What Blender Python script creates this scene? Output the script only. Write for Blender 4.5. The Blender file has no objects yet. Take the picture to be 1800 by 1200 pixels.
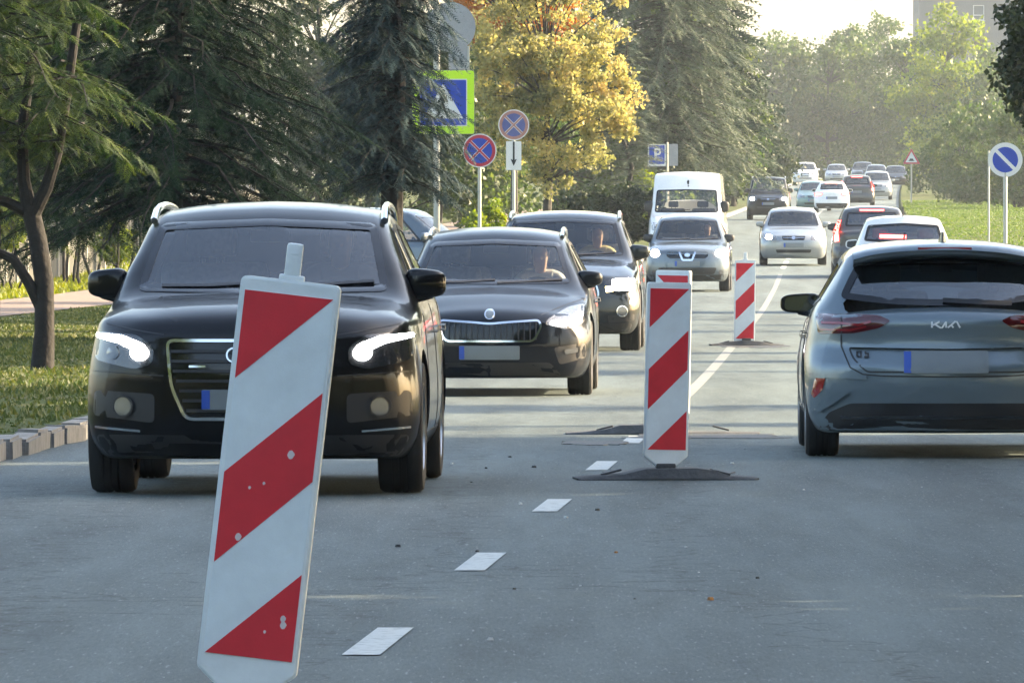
import bpy, bmesh, math, random
import numpy as np
from mathutils import Vector, Matrix
from mathutils.bvhtree import BVHTree
from mathutils.geometry import delaunay_2d_cdt

scene = bpy.context.scene
C = scene.collection
R = math.radians

# ------------------------------------------------------------ camera, sky, sun, exposure
CAM_H = 1.45
FPX = 16000.0                      # focal length in pixels of an 1800 px wide picture
cam_d = bpy.data.cameras.new('camera')
cam = bpy.data.objects.new('camera', cam_d); C.objects.link(cam)
cam_d.sensor_width = 36.0
cam_d.lens = FPX / 1800.0 * 36.0
cam_d.clip_start = 0.5; cam_d.clip_end = 12000
cam.location = (0, 0, CAM_H)
cam.rotation_euler = (R(90) - math.atan(200 / FPX), 0, 0)
scene.camera = cam

SUN_EL, SUN_AZ = R(24), R(72)      # azimuth measured from +Y towards +X
world = bpy.data.worlds.new('World'); scene.world = world
world.use_nodes = True
wn = world.node_tree.nodes; wl = world.node_tree.links
wn.clear()
sky = wn.new('ShaderNodeTexSky'); sky.sky_type = 'NISHITA'; sky.sun_disc = False
sky.sun_elevation = SUN_EL; sky.sun_rotation = SUN_AZ
sky.air_density = 1.1; sky.dust_density = 3.0; sky.ozone_density = 0.0
bg = wn.new('ShaderNodeBackground'); bg.inputs['Strength'].default_value = 0.13
wo = wn.new('ShaderNodeOutputWorld')
wl.new(sky.outputs[0], bg.inputs[0]); wl.new(bg.outputs[0], wo.inputs[0])

sun_d = bpy.data.lights.new('sun', 'SUN'); sun_d.energy = 5.0; sun_d.angle = R(0.55)
sun_d.color = (1.0, 0.78, 0.50)
sun = bpy.data.objects.new('sun', sun_d); C.objects.link(sun)
sdir = Vector((math.sin(SUN_AZ) * math.cos(SUN_EL), math.cos(SUN_AZ) * math.cos(SUN_EL), math.sin(SUN_EL)))
sun.rotation_euler = sdir.to_track_quat('Z', 'Y').to_euler()
sun.location = (60, 20, 40)

vs = scene.view_settings
vs.view_transform = 'Standard'; vs.look = 'None'; vs.gamma = 1.0
vs.exposure = 2.2
scene.render.film_transparent = False
scene.cycles.max_bounces = 6
scene.cycles.diffuse_bounces = 3
scene.cycles.glossy_bounces = 3
scene.cycles.transparent_max_bounces = 10
scene.cycles.volume_bounces = 0
scene.cycles.use_denoising = True
scene.cycles.use_adaptive_sampling = True
scene.cycles.adaptive_threshold = 0.03

# ------------------------------------------------------------ helpers
def pchip(pts):
    x = np.array([p[0] for p in pts], float); y = np.array([p[1] for p in pts], float)
    h = np.diff(x); d = np.diff(y) / h
    m = np.zeros_like(x)
    for i in range(1, len(x) - 1):
        if d[i - 1] * d[i] > 0:
            w1 = 2 * h[i] + h[i - 1]; w2 = h[i] + 2 * h[i - 1]
            m[i] = (w1 + w2) / (w1 / d[i - 1] + w2 / d[i])
    m[0], m[-1] = d[0], d[-1]
    def f(t):
        t = np.clip(np.asarray(t, float), x[0], x[-1])
        k = np.clip(np.searchsorted(x, t, side='right') - 1, 0, len(x) - 2)
        u = (t - x[k]) / h[k]
        return ((2*u**3 - 3*u**2 + 1) * y[k] + (u**3 - 2*u**2 + u) * h[k] * m[k]
                + (-2*u**3 + 3*u**2) * y[k + 1] + (u**3 - u**2) * h[k] * m[k + 1])
    return f

# the road: centre line and height along Y
_cx = pchip([(-400, -19.35), (0, -1.87), (55, .53), (80, 1.56), (112, 2.72), (154, 4.2), (195, 5.62), (229, 6.85), (290, 9.2), (372, 12.3), (470, 16.2), (640, 23.6), (900, 36), (1400, 60)])
_cz = pchip([(-400, 0), (0, 0), (100, 0.0), (150, 0.0), (190, 0.10), (230, 0.50), (372, 1.75), (470, 2.5), (640, 4.45), (900, 6.0), (1600, 7.0)])
def cx(Y): return float(_cx(Y))
def cz(Y): return float(_cz(Y))
KL, KR = -3.72, 3.72
def gz(X, Y):
    """height of the verge"""
    d = X - cx(Y)
    e = abs(d) - 3.8
    return cz(Y) + 0.12 + 0.006 * max(0.0, min(e, 60))
def at(px, s, d=None):
    Y = FPX / s
    return (px - 900) / s, Y

def link(o, parent=None):
    C.objects.link(o)
    if parent is not None: o.parent = parent
    return o
def mesh_np(name, V, F, mats=(), smooth=False, sharp=None, mi=None):
    me = bpy.data.meshes.new(name)
    if isinstance(F, np.ndarray):
        V = np.asarray(V, np.float32); n, k = F.shape
        me.vertices.add(len(V)); me.vertices.foreach_set('co', V.ravel())
        me.loops.add(n * k); me.loops.foreach_set('vertex_index', F.astype(np.int32).ravel())
        me.polygons.add(n); me.polygons.foreach_set('loop_start', np.arange(0, n * k, k, dtype=np.int32))
        me.polygons.foreach_set('loop_total', np.full(n, k, np.int32))
        me.update(calc_edges=True)
    else:
        me.from_pydata([tuple(v) for v in V], [], F); me.update()
    for m in mats: me.materials.append(m)
    if mi is not None: me.polygons.foreach_set('material_index', np.asarray(mi, np.int32))
    if smooth:
        me.polygons.foreach_set('use_smooth', np.ones(len(me.polygons), bool))
        if sharp: me.set_sharp_from_angle(angle=R(sharp))
    return me
def obj(name, V, F, mat, parent=None, smooth=False, sharp=35, mi=None):
    mats = mat if isinstance(mat, (list, tuple)) else [mat]
    return link(bpy.data.objects.new(name, mesh_np(name, V, F, mats, smooth, sharp if smooth else None, mi)), parent)
def obj_me(name, me, parent=None, loc=None, rot=None, scale=None):
    o = link(bpy.data.objects.new(name, me), parent)
    if loc is not None: o.location = loc
    if rot is not None: o.rotation_euler = rot
    if scale is not None: o.scale = scale
    return o
def empty(name, loc=(0, 0, 0), rz=0.0):
    o = bpy.data.objects.new(name, None); C.objects.link(o)
    o.empty_display_size = 0.2
    o.location = loc; o.rotation_euler = (0, 0, rz)
    return o
def tag(o, label=None, cat=None, group=None, kind=None):
    if label: o['label'] = label
    if cat: o['category'] = cat
    if group: o['group'] = group
    if kind: o['kind'] = kind
    return o

class MB:
    """collects shapes of one mesh"""
    def __init__(s): s.V = []; s.F = []
    def add(s, V, F):
        b = len(s.V); s.V += [tuple(v) for v in V]; s.F += [tuple(i + b for i in f) for f in F]; return s
    def box(s, c, d, M=None, bev=0.0):
        x, y, z = d[0] / 2, d[1] / 2, d[2] / 2
        if bev <= 0:
            V = [(-x,-y,-z),(x,-y,-z),(x,y,-z),(-x,y,-z),(-x,-y,z),(x,-y,z),(x,y,z),(-x,y,z)]
            F = [(0,3,2,1),(4,5,6,7),(0,1,5,4),(1,2,6,5),(2,3,7,6),(3,0,4,7)]
        else:
            bm = bmesh.new(); bmesh.ops.create_cube(bm, size=1.0)
            for v in bm.verts: v.co = (v.co.x * d[0], v.co.y * d[1], v.co.z * d[2])
            bmesh.ops.bevel(bm, geom=bm.edges[:], offset=bev, segments=2, affect='EDGES', profile=0.6)
            bm.verts.index_update()
            V = [v.co[:] for v in bm.verts]; F = [tuple(v.index for v in f.verts) for f in bm.faces]; bm.free()
        out = []
        for v in V:
            p = Vector(v)
            if M is not None: p = M @ p
            out.append((p.x + c[0], p.y + c[1], p.z + c[2]))
        return s.add(out, F)
    def tube(s, pts, rad, n=8, cap=True):
        pts = [Vector(p) for p in pts]
        if not hasattr(rad, '__len__'): rad = [rad] * len(pts)
        V = []; F = []
        for i, p in enumerate(pts):
            t = (pts[min(i + 1, len(pts) - 1)] - pts[max(i - 1, 0)]).normalized()
            u = t.orthogonal().normalized() if i == 0 else (u - t * u.dot(t)).normalized()
            w = t.cross(u)
            for k in range(n):
                a = 2 * math.pi * k / n
                V.append(tuple(p + (u * math.cos(a) + w * math.sin(a)) * rad[i]))
        for i in range(len(pts) - 1):
            for k in range(n):
                F.append((i*n + k, i*n + (k+1) % n, (i+1)*n + (k+1) % n, (i+1)*n + k))
        if cap:
            F.append(tuple(range(n - 1, -1, -1))); F.append(tuple((len(pts)-1)*n + k for k in range(n)))
        return s.add(V, F)
    def lathe(s, prof, n=24, axis='z', c=(0, 0, 0)):
        """prof: list of (r, h)"""
        V = []; F = []
        m = len(prof)
        for k in range(n):
            a = 2 * math.pi * k / n
            for r, h in prof:
                p = (r * math.cos(a), r * math.sin(a), h)
                if axis == 'x': p = (h, p[0], p[1])
                elif axis == 'y': p = (p[0], h, p[1])
                V.append((p[0] + c[0], p[1] + c[1], p[2] + c[2]))
        for k in range(n):
            for i in range(m - 1):
                F.append((k*m + i, ((k+1) % n)*m + i, ((k+1) % n)*m + i + 1, k*m + i + 1))
        return s.add(V, F)
    def prism(s, poly, y0, y1, M=None):
        """poly in (x,z), extruded along y"""
        n = len(poly)
        V = [(p[0], y0, p[1]) for p in poly] + [(p[0], y1, p[1]) for p in poly]
        if M is not None: V = [tuple(M @ Vector(v)) for v in V]
        F = [tuple(range(n)), tuple(range(2*n - 1, n - 1, -1))] + [(i, i + n, (i+1) % n + n, (i+1) % n) for i in range(n)]
        return s.add(V, F)
    def build(s, name, mat, parent=None, smooth=False, sharp=35):
        return obj(name, s.V, s.F, mat, parent, smooth, sharp)

def rp(pts, r=0.02, n=4):
    """round the corners of a closed polygon"""
    out = []; N = len(pts)
    for i in range(N):
        p = Vector(pts[i][:2]); a = Vector(pts[i-1][:2]); b = Vector(pts[(i+1) % N][:2])
        rr = pts[i][2] if len(pts[i]) > 2 else r
        if rr <= 0: out.append((p.x, p.y)); continue
        la = min(rr, (a-p).length*.45); lb = min(rr, (b-p).length*.45)
        q0 = p + (a-p).normalized()*la; q1 = p + (b-p).normalized()*lb
        for k in range(n + 1):
            t = k / n
            q = q0*(1-t)**2 + p*2*t*(1-t) + q1*t*t
            out.append((q.x, q.y))
    return out
def circ(cx_, cy_, r, n=20, ry=None):
    return [(cx_ + r*math.cos(2*math.pi*k/n), cy_ + (ry or r)*math.sin(2*math.pi*k/n)) for k in range(n)]
def area2(p): return sum(p[i][0]*p[(i+1) % len(p)][1] - p[(i+1) % len(p)][0]*p[i][1] for i in range(len(p)))
def inset(poly, d):
    """offset a closed polygon inwards by d (same point count)"""
    if area2(poly) < 0: d = -d
    out = []; N = len(poly)
    for i in range(N):
        p = Vector(poly[i]); a = p - Vector(poly[i-1]); b = Vector(poly[(i+1) % N]) - p
        na = Vector((-a.y, a.x)); nb = Vector((-b.y, b.x))
        n = (na.normalized() if na.length > 1e-9 else nb.normalized()) + (nb.normalized() if nb.length > 1e-9 else na.normalized())
        if n.length < 1e-6: n = na
        n.normalize()
        out.append(tuple(p + n * d))
    return out

# ------------------------------------------------------------ materials
MATS = {}
def newmat(name):
    m = bpy.data.materials.new(name); m.use_nodes = True
    m.node_tree.nodes.clear(); MATS[name] = m
    return m, m.node_tree.nodes, m.node_tree.links
def pbr(name, col, rough=0.5, metal=0.0, coat=0.0, var=0.0, scale=8.0, bump=0.0, bscale=60.0, emit=None, es=0.0, spec=0.5, col2=None):
    m, n, l = newmat(name)
    b = n.new('ShaderNodeBsdfPrincipled'); o = n.new('ShaderNodeOutputMaterial')
    l.new(b.outputs[0], o.inputs[0])
    b.inputs['Base Color'].default_value = (*col, 1); b.inputs['Roughness'].default_value = rough
    b.inputs['Metallic'].default_value = metal; b.inputs['Coat Weight'].default_value = coat
    b.inputs['Coat Roughness'].default_value = 0.04
    b.inputs['Specular IOR Level'].default_value = spec
    tc = None
    if var > 0 or col2 is not None:
        tc = n.new('ShaderNodeTexCoord'); nz = n.new('ShaderNodeTexNoise')
        nz.inputs['Scale'].default_value = scale; nz.inputs['Detail'].default_value = 6
        nz.inputs['Roughness'].default_value = 0.65
        l.new(tc.outputs['Object'], nz.inputs['Vector'])
        rmp = n.new('ShaderNodeValToRGB')
        rmp.color_ramp.elements[0].position = 0.3; rmp.color_ramp.elements[1].position = 0.72
        c2 = col2 if col2 is not None else tuple(min(1, c*(1+var)) for c in col)
        c1 = col if col2 is not None else tuple(c*(1-var) for c in col)
        rmp.color_ramp.elements[0].color = (*c1, 1); rmp.color_ramp.elements[1].color = (*c2, 1)
        l.new(nz.outputs[0], rmp.inputs[0]); l.new(rmp.outputs[0], b.inputs['Base Color'])
    if bump > 0:
        tc = tc or n.new('ShaderNodeTexCoord'); nb = n.new('ShaderNodeTexNoise')
        nb.inputs['Scale'].default_value = bscale; nb.inputs['Detail'].default_value = 5
        l.new(tc.outputs['Object'], nb.inputs['Vector'])
        bp = n.new('ShaderNodeBump'); bp.inputs['Strength'].default_value = bump; bp.inputs['Distance'].default_value = 0.02
        l.new(nb.outputs[0], bp.inputs['Height']); l.new(bp.outputs[0], b.inputs['Normal'])
    if emit is not None:
        b.inputs['Emission Color'].default_value = (*emit, 1); b.inputs['Emission Strength'].default_value = es
    return m
def glassmat(name, tint, ior=1.75, rough=0.015):
    m, n, l = newmat(name)
    o = n.new('ShaderNodeOutputMaterial'); mx = n.new('ShaderNodeMixShader')
    f = n.new('ShaderNodeFresnel'); f.inputs['IOR'].default_value = ior
    t = n.new('ShaderNodeBsdfTransparent'); t.inputs[0].default_value = (*tint, 1)
    g = n.new('ShaderNodeBsdfGlossy'); g.inputs['Roughness'].default_value = rough
    l.new(f.outputs[0], mx.inputs[0]); l.new(t.outputs[0], mx.inputs[1]); l.new(g.outputs[0], mx.inputs[2])
    l.new(mx.outputs[0], o.inputs[0])
    return m
def leafmat(name, cols, rough=0.55, trans=0.35, tcol=None, scale=1.2, spec=0.3):
    """leaf: per-leaf tint attribute and soft patches choose the hue; thin leaves let light through"""
    m, n, l = newmat(name)
    o = n.new('ShaderNodeOutputMaterial'); mx = n.new('ShaderNodeMixShader'); mx.inputs[0].default_value = trans
    b = n.new('ShaderNodeBsdfPrincipled'); b.inputs['Roughness'].default_value = rough
    b.inputs['Specular IOR Level'].default_value = spec
    tr = n.new('ShaderNodeBsdfTranslucent')
    at_ = n.new('ShaderNodeAttribute'); at_.attribute_name = 'tint'
    tc = n.new('ShaderNodeTexCoord'); nz = n.new('ShaderNodeTexNoise'); nz.inputs['Scale'].default_value = scale
    nz.inputs['Detail'].default_value = 3
    l.new(tc.outputs['Object'], nz.inputs['Vector'])
    ma = n.new('ShaderNodeMath'); ma.operation = 'MULTIPLY_ADD'; ma.inputs[1].default_value = 0.55; 
    l.new(at_.outputs['Fac'], ma.inputs[0])
    mb = n.new('ShaderNodeMath'); mb.operation = 'MULTIPLY'; mb.inputs[1].default_value = 0.5
    l.new(nz.outputs[0], mb.inputs[0]); l.new(mb.outputs[0], ma.inputs[2])
    rmp = n.new('ShaderNodeValToRGB'); e = rmp.color_ramp.elements
    while len(e) < len(cols): e.new(0.5)
    for i, c in enumerate(cols):
        e[i].position = 0.1 + 0.8 * i / max(1, len(cols) - 1); e[i].color = (*c, 1)
    l.new(ma.outputs[0], rmp.inputs[0]); l.new(rmp.outputs[0], b.inputs['Base Color'])
    hs = n.new('ShaderNodeHueSaturation'); hs.inputs['Saturation'].default_value = 1.15; hs.inputs['Value'].default_value = 1.5
    l.new(rmp.outputs[0], hs.inputs['Color']); l.new(hs.outputs[0], tr.inputs[0])
    l.new(b.outputs[0], mx.inputs[1]); l.new(tr.outputs[0], mx.inputs[2]); l.new(mx.outputs[0], o.inputs[0])
    return m

M_TYRE = pbr('tyre', (0.016, 0.016, 0.017), 0.75, bump=0.15)
M_RIM = pbr('alloy', (0.45, 0.46, 0.48), 0.3, metal=1.0)
M_TRIM = pbr('black plastic', (0.018, 0.018, 0.02), 0.5, bump=0.05, bscale=300)
M_GLOSSBLK = pbr('gloss black', (0.006, 0.006, 0.007), 0.12)
M_CHROME = pbr('chrome', (0.75, 0.77, 0.8), 0.14, metal=1.0)
M_CAB = pbr('cabin', (0.03, 0.031, 0.034), 0.8)
M_SEAT = pbr('seat cloth', (0.13, 0.132, 0.136), 0.9, var=0.25, scale=30)
M_MIRR = pbr('mirror glass', (0.16, 0.18, 0.20), 0.05, metal=1.0)
M_LENS = pbr('lamp housing', (0.22, 0.22, 0.225), 0.2, metal=0.6, coat=1.0)
M_DARKLENS = pbr('lamp housing dark', (0.035, 0.036, 0.04), 0.15, metal=0.3, coat=1.0)
M_LED = pbr('led lit', (1, 1, 1), 0.3, emit=(1.0, 0.97, 0.92), es=22)
M_LEDS = pbr('led soft lit', (1, 1, 1), 0.3, emit=(1.0, 0.96, 0.88), es=7)
M_AMBER = pbr('indicator lit', (1, 0.7, 0.2), 0.3, emit=(1.0, 0.72, 0.25), es=4)
M_TAIL = pbr('tail lens', (0.075, 0.008, 0.011), 0.08, coat=1.0)
M_TAILRED = pbr('tail lens red', (0.24, 0.012, 0.016), 0.08, coat=1.0)
M_BRAKE = pbr('brake lamp lit', (0.7, 0.03, 0.03), 0.25, emit=(1.0, 0.05, 0.04), es=7.0)
M_PLATE = pbr('number plate', (0.16, 0.18, 0.19), 0.45, var=0.06, scale=3)
M_EUBLUE = pbr('plate strip', (0.02, 0.07, 0.36), 0.4)
M_FRIT = pbr('glass edge black', (0.010, 0.010, 0.012), 0.1)
M_GLASS = glassmat('windscreen glass', (0.68, 0.74, 0.74), 2.3)
M_GLASS2 = glassmat('clear windscreen glass', (0.80, 0.84, 0.83), 1.9)
M_GLASSD = glassmat('tinted glass', (0.42, 0.45, 0.46), 2.6)
def paint(name, col, metal=0.0, rough=0.32, coat=1.0, spec=.1):
    return pbr(name, col, rough, metal=metal, coat=coat, var=0.05, scale=3.0, spec=spec)
P_BLACK = paint('paint black', (0.005, 0.005, 0.006), 0, .3, .5)
P_NAVY = paint('paint black blue', (0.005, 0.007, 0.012), 0, .3, .55)
P_DKGREY = paint('paint dark slate', (0.022, 0.026, 0.03), 0.4)
P_GREY = paint('paint silver grey', (0.12, 0.15, 0.175), 0.5)
P_SILVER = paint('paint silver', (0.28, 0.30, 0.31), 0.5)
P_WHITE = paint('paint white', (0.72, 0.73, 0.73))
P_STEEL = paint('paint steel blue', (0.150, 0.188, 0.215), 0.4, 0.3, .8)
M_LETTER = pbr('bright letters', (0.72, 0.74, 0.76), .3)
P_TEAL = paint('paint pale teal', (0.12, 0.22, 0.22), 0.4)
P_DARK2 = paint('paint dark grey', (0.05, 0.055, 0.06), 0.3)
# ------------------------------------------------------------ ground, road, kerbs, paths
def ground_mat():
    m, n, l = newmat('verge grass and soil')
    b = n.new('ShaderNodeBsdfPrincipled'); o = n.new('ShaderNodeOutputMaterial'); l.new(b.outputs[0], o.inputs[0])
    b.inputs['Roughness'].default_value = 0.95; b.inputs['Specular IOR Level'].default_value = 0.1
    tc = n.new('ShaderNodeTexCoord')
    a = n.new('ShaderNodeTexNoise'); a.inputs['Scale'].default_value = 0.6; a.inputs['Detail'].default_value = 8
    c = n.new('ShaderNodeTexNoise'); c.inputs['Scale'].default_value = 9; c.inputs['Detail'].default_value = 6
    l.new(tc.outputs['Object'], a.inputs['Vector']); l.new(tc.outputs['Object'], c.inputs['Vector'])
    r1 = n.new('ShaderNodeValToRGB'); e = r1.color_ramp.elements
    e[0].position = .3; e[0].color = (0.035, 0.050, 0.016, 1); e[1].position = .72; e[1].color = (0.085, 0.10, 0.03, 1)
    e.new(.5).color = (0.055, 0.075, 0.02, 1)
    l.new(c.outputs[0], r1.inputs[0])
    r2 = n.new('ShaderNodeValToRGB'); r2.color_ramp.elements[0].position = .52; r2.color_ramp.elements[1].position = .68
    l.new(a.outputs[0], r2.inputs[0])
    mx = n.new('ShaderNodeMixRGB'); mx.inputs[2].default_value = (0.13, 0.11, 0.06, 1)
    mm = n.new('ShaderNodeMath'); mm.operation = 'MULTIPLY'; mm.inputs[1].default_value = .85
    l.new(r2.outputs[0], mm.inputs[0]); l.new(mm.outputs[0], mx.inputs[0]); l.new(r1.outputs[0], mx.inputs[1])
    l.new(mx.outputs[0], b.inputs['Base Color'])
    bp = n.new('ShaderNodeBump'); bp.inputs['Strength'].default_value = .8; bp.inputs['Distance'].default_value = .05
    l.new(c.outputs[0], bp.inputs['Height']); l.new(bp.outputs[0], b.inputs['Normal'])
    return m
def asphalt_mat():
    m, n, l = newmat('asphalt')
    b = n.new('ShaderNodeBsdfPrincipled'); o = n.new('ShaderNodeOutputMaterial'); l.new(b.outputs[0], o.inputs[0])
    tc = n.new('ShaderNodeTexCoord')
    mp = n.new('ShaderNodeMapping'); mp.inputs['Scale'].default_value = (1, .075, 1)   # wear drawn out along the road
    l.new(tc.outputs['Object'], mp.inputs['Vector'])
    def nz(scale, det, src, rough=.6):
        t = n.new('ShaderNodeTexNoise'); t.inputs['Scale'].default_value = scale; t.inputs['Detail'].default_value = det
        t.inputs['Roughness'].default_value = rough
        l.new(src, t.inputs['Vector']); return t.outputs[0]
    big = nz(.9, 4, mp.outputs[0]); mid = nz(5, 6, mp.outputs[0], .7); fine = nz(70, 3, mp.outputs[0], .8); blot = nz(.45, 3, mp.outputs[0])
    r = n.new('ShaderNodeValToRGB'); e = r.color_ramp.elements
    e[0].position = .42; e[0].color = (0.052, 0.068, 0.067, 1); e[1].position = .62; e[1].color = (0.112, 0.142, 0.140, 1)
    def mad(a, k, c):
        q = n.new('ShaderNodeMath'); q.operation = 'MULTIPLY_ADD'; l.new(a, q.inputs[0]); q.inputs[1].default_value = k
        if isinstance(c, float): q.inputs[2].default_value = c
        else: l.new(c, q.inputs[2])
        return q.outputs[0]
    v = mad(big, .28, 0.0); v = mad(mid, .32, v); v = mad(fine, .34, v); v = mad(blot, .22, v)
    # tyre-polished tracks along both lanes
    da = n.new('ShaderNodeAttribute'); da.attribute_name = 'offset'
    sn = n.new('ShaderNodeMath'); sn.operation = 'SINE'; ph = n.new('ShaderNodeMath'); ph.operation = 'MULTIPLY'; ph.inputs[1].default_value = 3.7
    l.new(da.outputs['Fac'], ph.inputs[0]); l.new(ph.outputs[0], sn.inputs[0])
    ab = n.new('ShaderNodeMath'); ab.operation = 'MULTIPLY'; l.new(sn.outputs[0], ab.inputs[0]); l.new(sn.outputs[0], ab.inputs[1])
    v = mad(ab.outputs[0], -.05, v); v = mad(v, 1.0, -.035)
    l.new(v, r.inputs[0])
    # dark cracks and tar seams
    vo = n.new('ShaderNodeTexVoronoi'); vo.feature = 'DISTANCE_TO_EDGE'; vo.inputs['Scale'].default_value = .55
    wv = n.new('ShaderNodeVectorMath'); wv.operation = 'ADD'
    nv = n.new('ShaderNodeTexNoise'); nv.inputs['Scale'].default_value = 2.2; nv.inputs['Detail'].default_value = 5
    l.new(tc.outputs['Object'], nv.inputs['Vector'])
    l.new(mp.outputs[0], wv.inputs[0]); l.new(nv.outputs['Color'], wv.inputs[1]); l.new(wv.outputs[0], vo.inputs['Vector'])
    cr = n.new('ShaderNodeValToRGB'); cr.color_ramp.elements[0].position = .004; cr.color_ramp.elements[1].position = .014
    cr.color_ramp.elements[0].color = (.45, .45, .45, 1)
    l.new(vo.outputs[0], cr.inputs[0])
    mu = n.new('ShaderNodeMixRGB'); mu.blend_type = 'MULTIPLY'; mu.inputs[0].default_value = .75
    sp = nz(60, 2, mp.outputs[0], .5); sr = n.new('ShaderNodeValToRGB'); sr.color_ramp.elements[0].position = .62; sr.color_ramp.elements[1].position = .74
    l.new(sp, sr.inputs[0]); ad = n.new('ShaderNodeMixRGB'); ad.inputs[2].default_value = (.19, .215, .215, 1)     # pale stones in the surface
    l.new(sr.outputs[0], ad.inputs[0]); l.new(r.outputs[0], ad.inputs[1]); l.new(ad.outputs[0], mu.inputs[1]); l.new(cr.outputs[0], mu.inputs[2]); l.new(mu.outputs[0], b.inputs['Base Color'])
    b.inputs['Roughness'].default_value = .72; b.inputs['Specular IOR Level'].default_value = .35
    bp = n.new('ShaderNodeBump'); bp.inputs['Strength'].default_value = .5; bp.inputs['Distance'].default_value = .012
    f2 = nz(55, 4, tc.outputs['Object'], .8)
    l.new(f2, bp.inputs['Height']); l.new(bp.outputs[0], b.inputs['Normal'])
    return m
M_GROUND = ground_mat(); M_ASPH = asphalt_mat()
M_PAINT = pbr('road paint', (0.46, 0.48, 0.46), 0.6, col2=(0.15, 0.16, 0.155), scale=16, bump=.2)
_e = [n for n in M_PAINT.node_tree.nodes if n.type == 'VALTORGB'][0].color_ramp.elements; _e[0].position = .52; _e[1].position = .70
M_KERB = pbr('kerb concrete', (0.20, 0.195, 0.185), 0.9, var=.3, scale=9, bump=.5, bscale=25)
M_PATH = pbr('path gravel', (0.17, 0.125, 0.10), 0.95, var=.2, scale=3, bump=.4, bscale=30)

Ys = np.concatenate([np.array([-300, -150, -60, -20]), np.arange(0, 700, 10.0), np.arange(700, 1700, 50.0), np.array([1800, 2400, 3500, 5000, 8000])])
ds = [-6000, -2500, -1000, -400, -160, -80, -45, -26, -17, -12, -8.5, -6, -4.6, -3.9, -3.80, 3.80, 3.9, 4.6, 6, 8.5, 12, 17, 26, 45, 80, 160, 400, 1000, 2500, 6000]
V = []; F = []
for Y in Ys:
    for d in ds:
        X = cx(Y) + d
        z = cz(Y) - .08 if abs(d) < 3.85 else gz(X, Y) + .0
        V.append((X, Y, z))
nd = len(ds)
for i in range(len(Ys) - 1):
    for j in range(nd - 1):
        F.append((i*nd + j, i*nd + j + 1, (i+1)*nd + j + 1, (i+1)*nd + j))
ground = obj('ground', V, F, M_GROUND); tag(ground, kind='structure')

def strip(name, d0, d1, Y0, Y1, dz, mat, step=4.0, parent=None, over=None, thick=0.0):
    V = []; F = []
    n = max(1, int(math.ceil((Y1 - Y0) / step)))
    for i in range(n + 1):
        Y = Y0 + (Y1 - Y0) * i / n
        for d in (d0, d1):
            X = cx(Y) + d
            z = (cz(Y) if over is None else gz(X, Y)) + dz
            V.append((X, Y, z))
    for i in range(n): F.append((2*i, 2*i + 1, 2*i + 3, 2*i + 2))
    if thick > 0:
        b = len(V)
        V += [(v[0], v[1], v[2] - thick) for v in V]
        F += [tuple(b + k for k in reversed(f)) for f in F[:]]
        for i in range(n):
            F.append((2*i, 2*i + 2, b + 2*i + 2, b + 2*i)); F.append((2*i + 1, b + 2*i + 1, b + 2*i + 3, 2*i + 3))
        F.append((0, b, b + 1, 1)); F.append((2*n, 2*n + 1, b + 2*n + 1, b + 2*n))
    o = obj(name, V, F, mat, parent)
    return o
road = None
def add_offset(o, d0, d1):
    a = o.data.attributes.new('offset', 'FLOAT', 'POINT'); a.data.foreach_set('value', np.tile([d0, d1], len(o.data.vertices)//2).astype(np.float32))
road = strip('road', -3.78, 3.78, -250, 1500, 0.0, M_ASPH); tag(road, kind='structure'); add_offset(road, -3.78, 3.78)
rnd = random.Random(4)
for Y in (24.0, 31.9, 39.5, 47.5, 55.4, 62.2):
    strip('lane_dash', -.065, .065, Y - 1.05, Y + 1.05, .004, M_PAINT, parent=road, step=.7)
strip('lane_line', -.055, .055, 74, 216, .004, pbr('worn line paint', (0.25, 0.26, 0.245), .7, col2=(.13, .14, .135), scale=5), parent=road)
for k in range(40):
    Y = 224 + k * 9
    strip('lane_dash', -.065, .065, Y, Y + 4.5, .004, M_PAINT, parent=road)

# kerbs: single stones where the photograph shows them, a run of kerb beyond
kerb = strip('kerb', -3.93, -3.76, 92, 700, .125, M_KERB, thick=.25); kerb.name = 'kerb_left'; tag(kerb, kind='structure')
kerb_r = strip('kerb_right', 3.76, 3.93, -40, 175, .125, M_KERB, thick=.25); tag(kerb_r, kind='structure')
bm = bmesh.new(); bmesh.ops.create_cube(bm, size=1)
for v in bm.verts: v.co = (v.co.x * .17, v.co.y * .985, v.co.z * .3)
bmesh.ops.bevel(bm, geom=bm.edges[:], offset=.018, segments=2, affect='EDGES')
kst = bpy.data.meshes.new('kerb_stone'); bm.to_mesh(kst); bm.free(); kst.materials.append(M_KERB)
for k in range(66):
    Y = 26 + k * 1.0 + .5
    big = 50 < Y < 62
    j = .022 if big else .006
    X = cx(Y) - 3.845 + rnd.uniform(-j, j)*.6
    o = obj_me('kerb_stone', kst, kerb, (X, Y, cz(Y) - .025 + rnd.uniform(-j, j) * .6), (rnd.uniform(-j, j), rnd.uniform(-j, j)*1.5, -R(2.5) + rnd.uniform(-j, j)*2), (1, 1, 1))
    if int(Y) in (56, 59): o.scale = (1, .85, 1.0)
foot = strip('footpath', -13.2, -10.8, 60, 420, .012, M_PATH, over=1); tag(foot, kind='structure')

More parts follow.
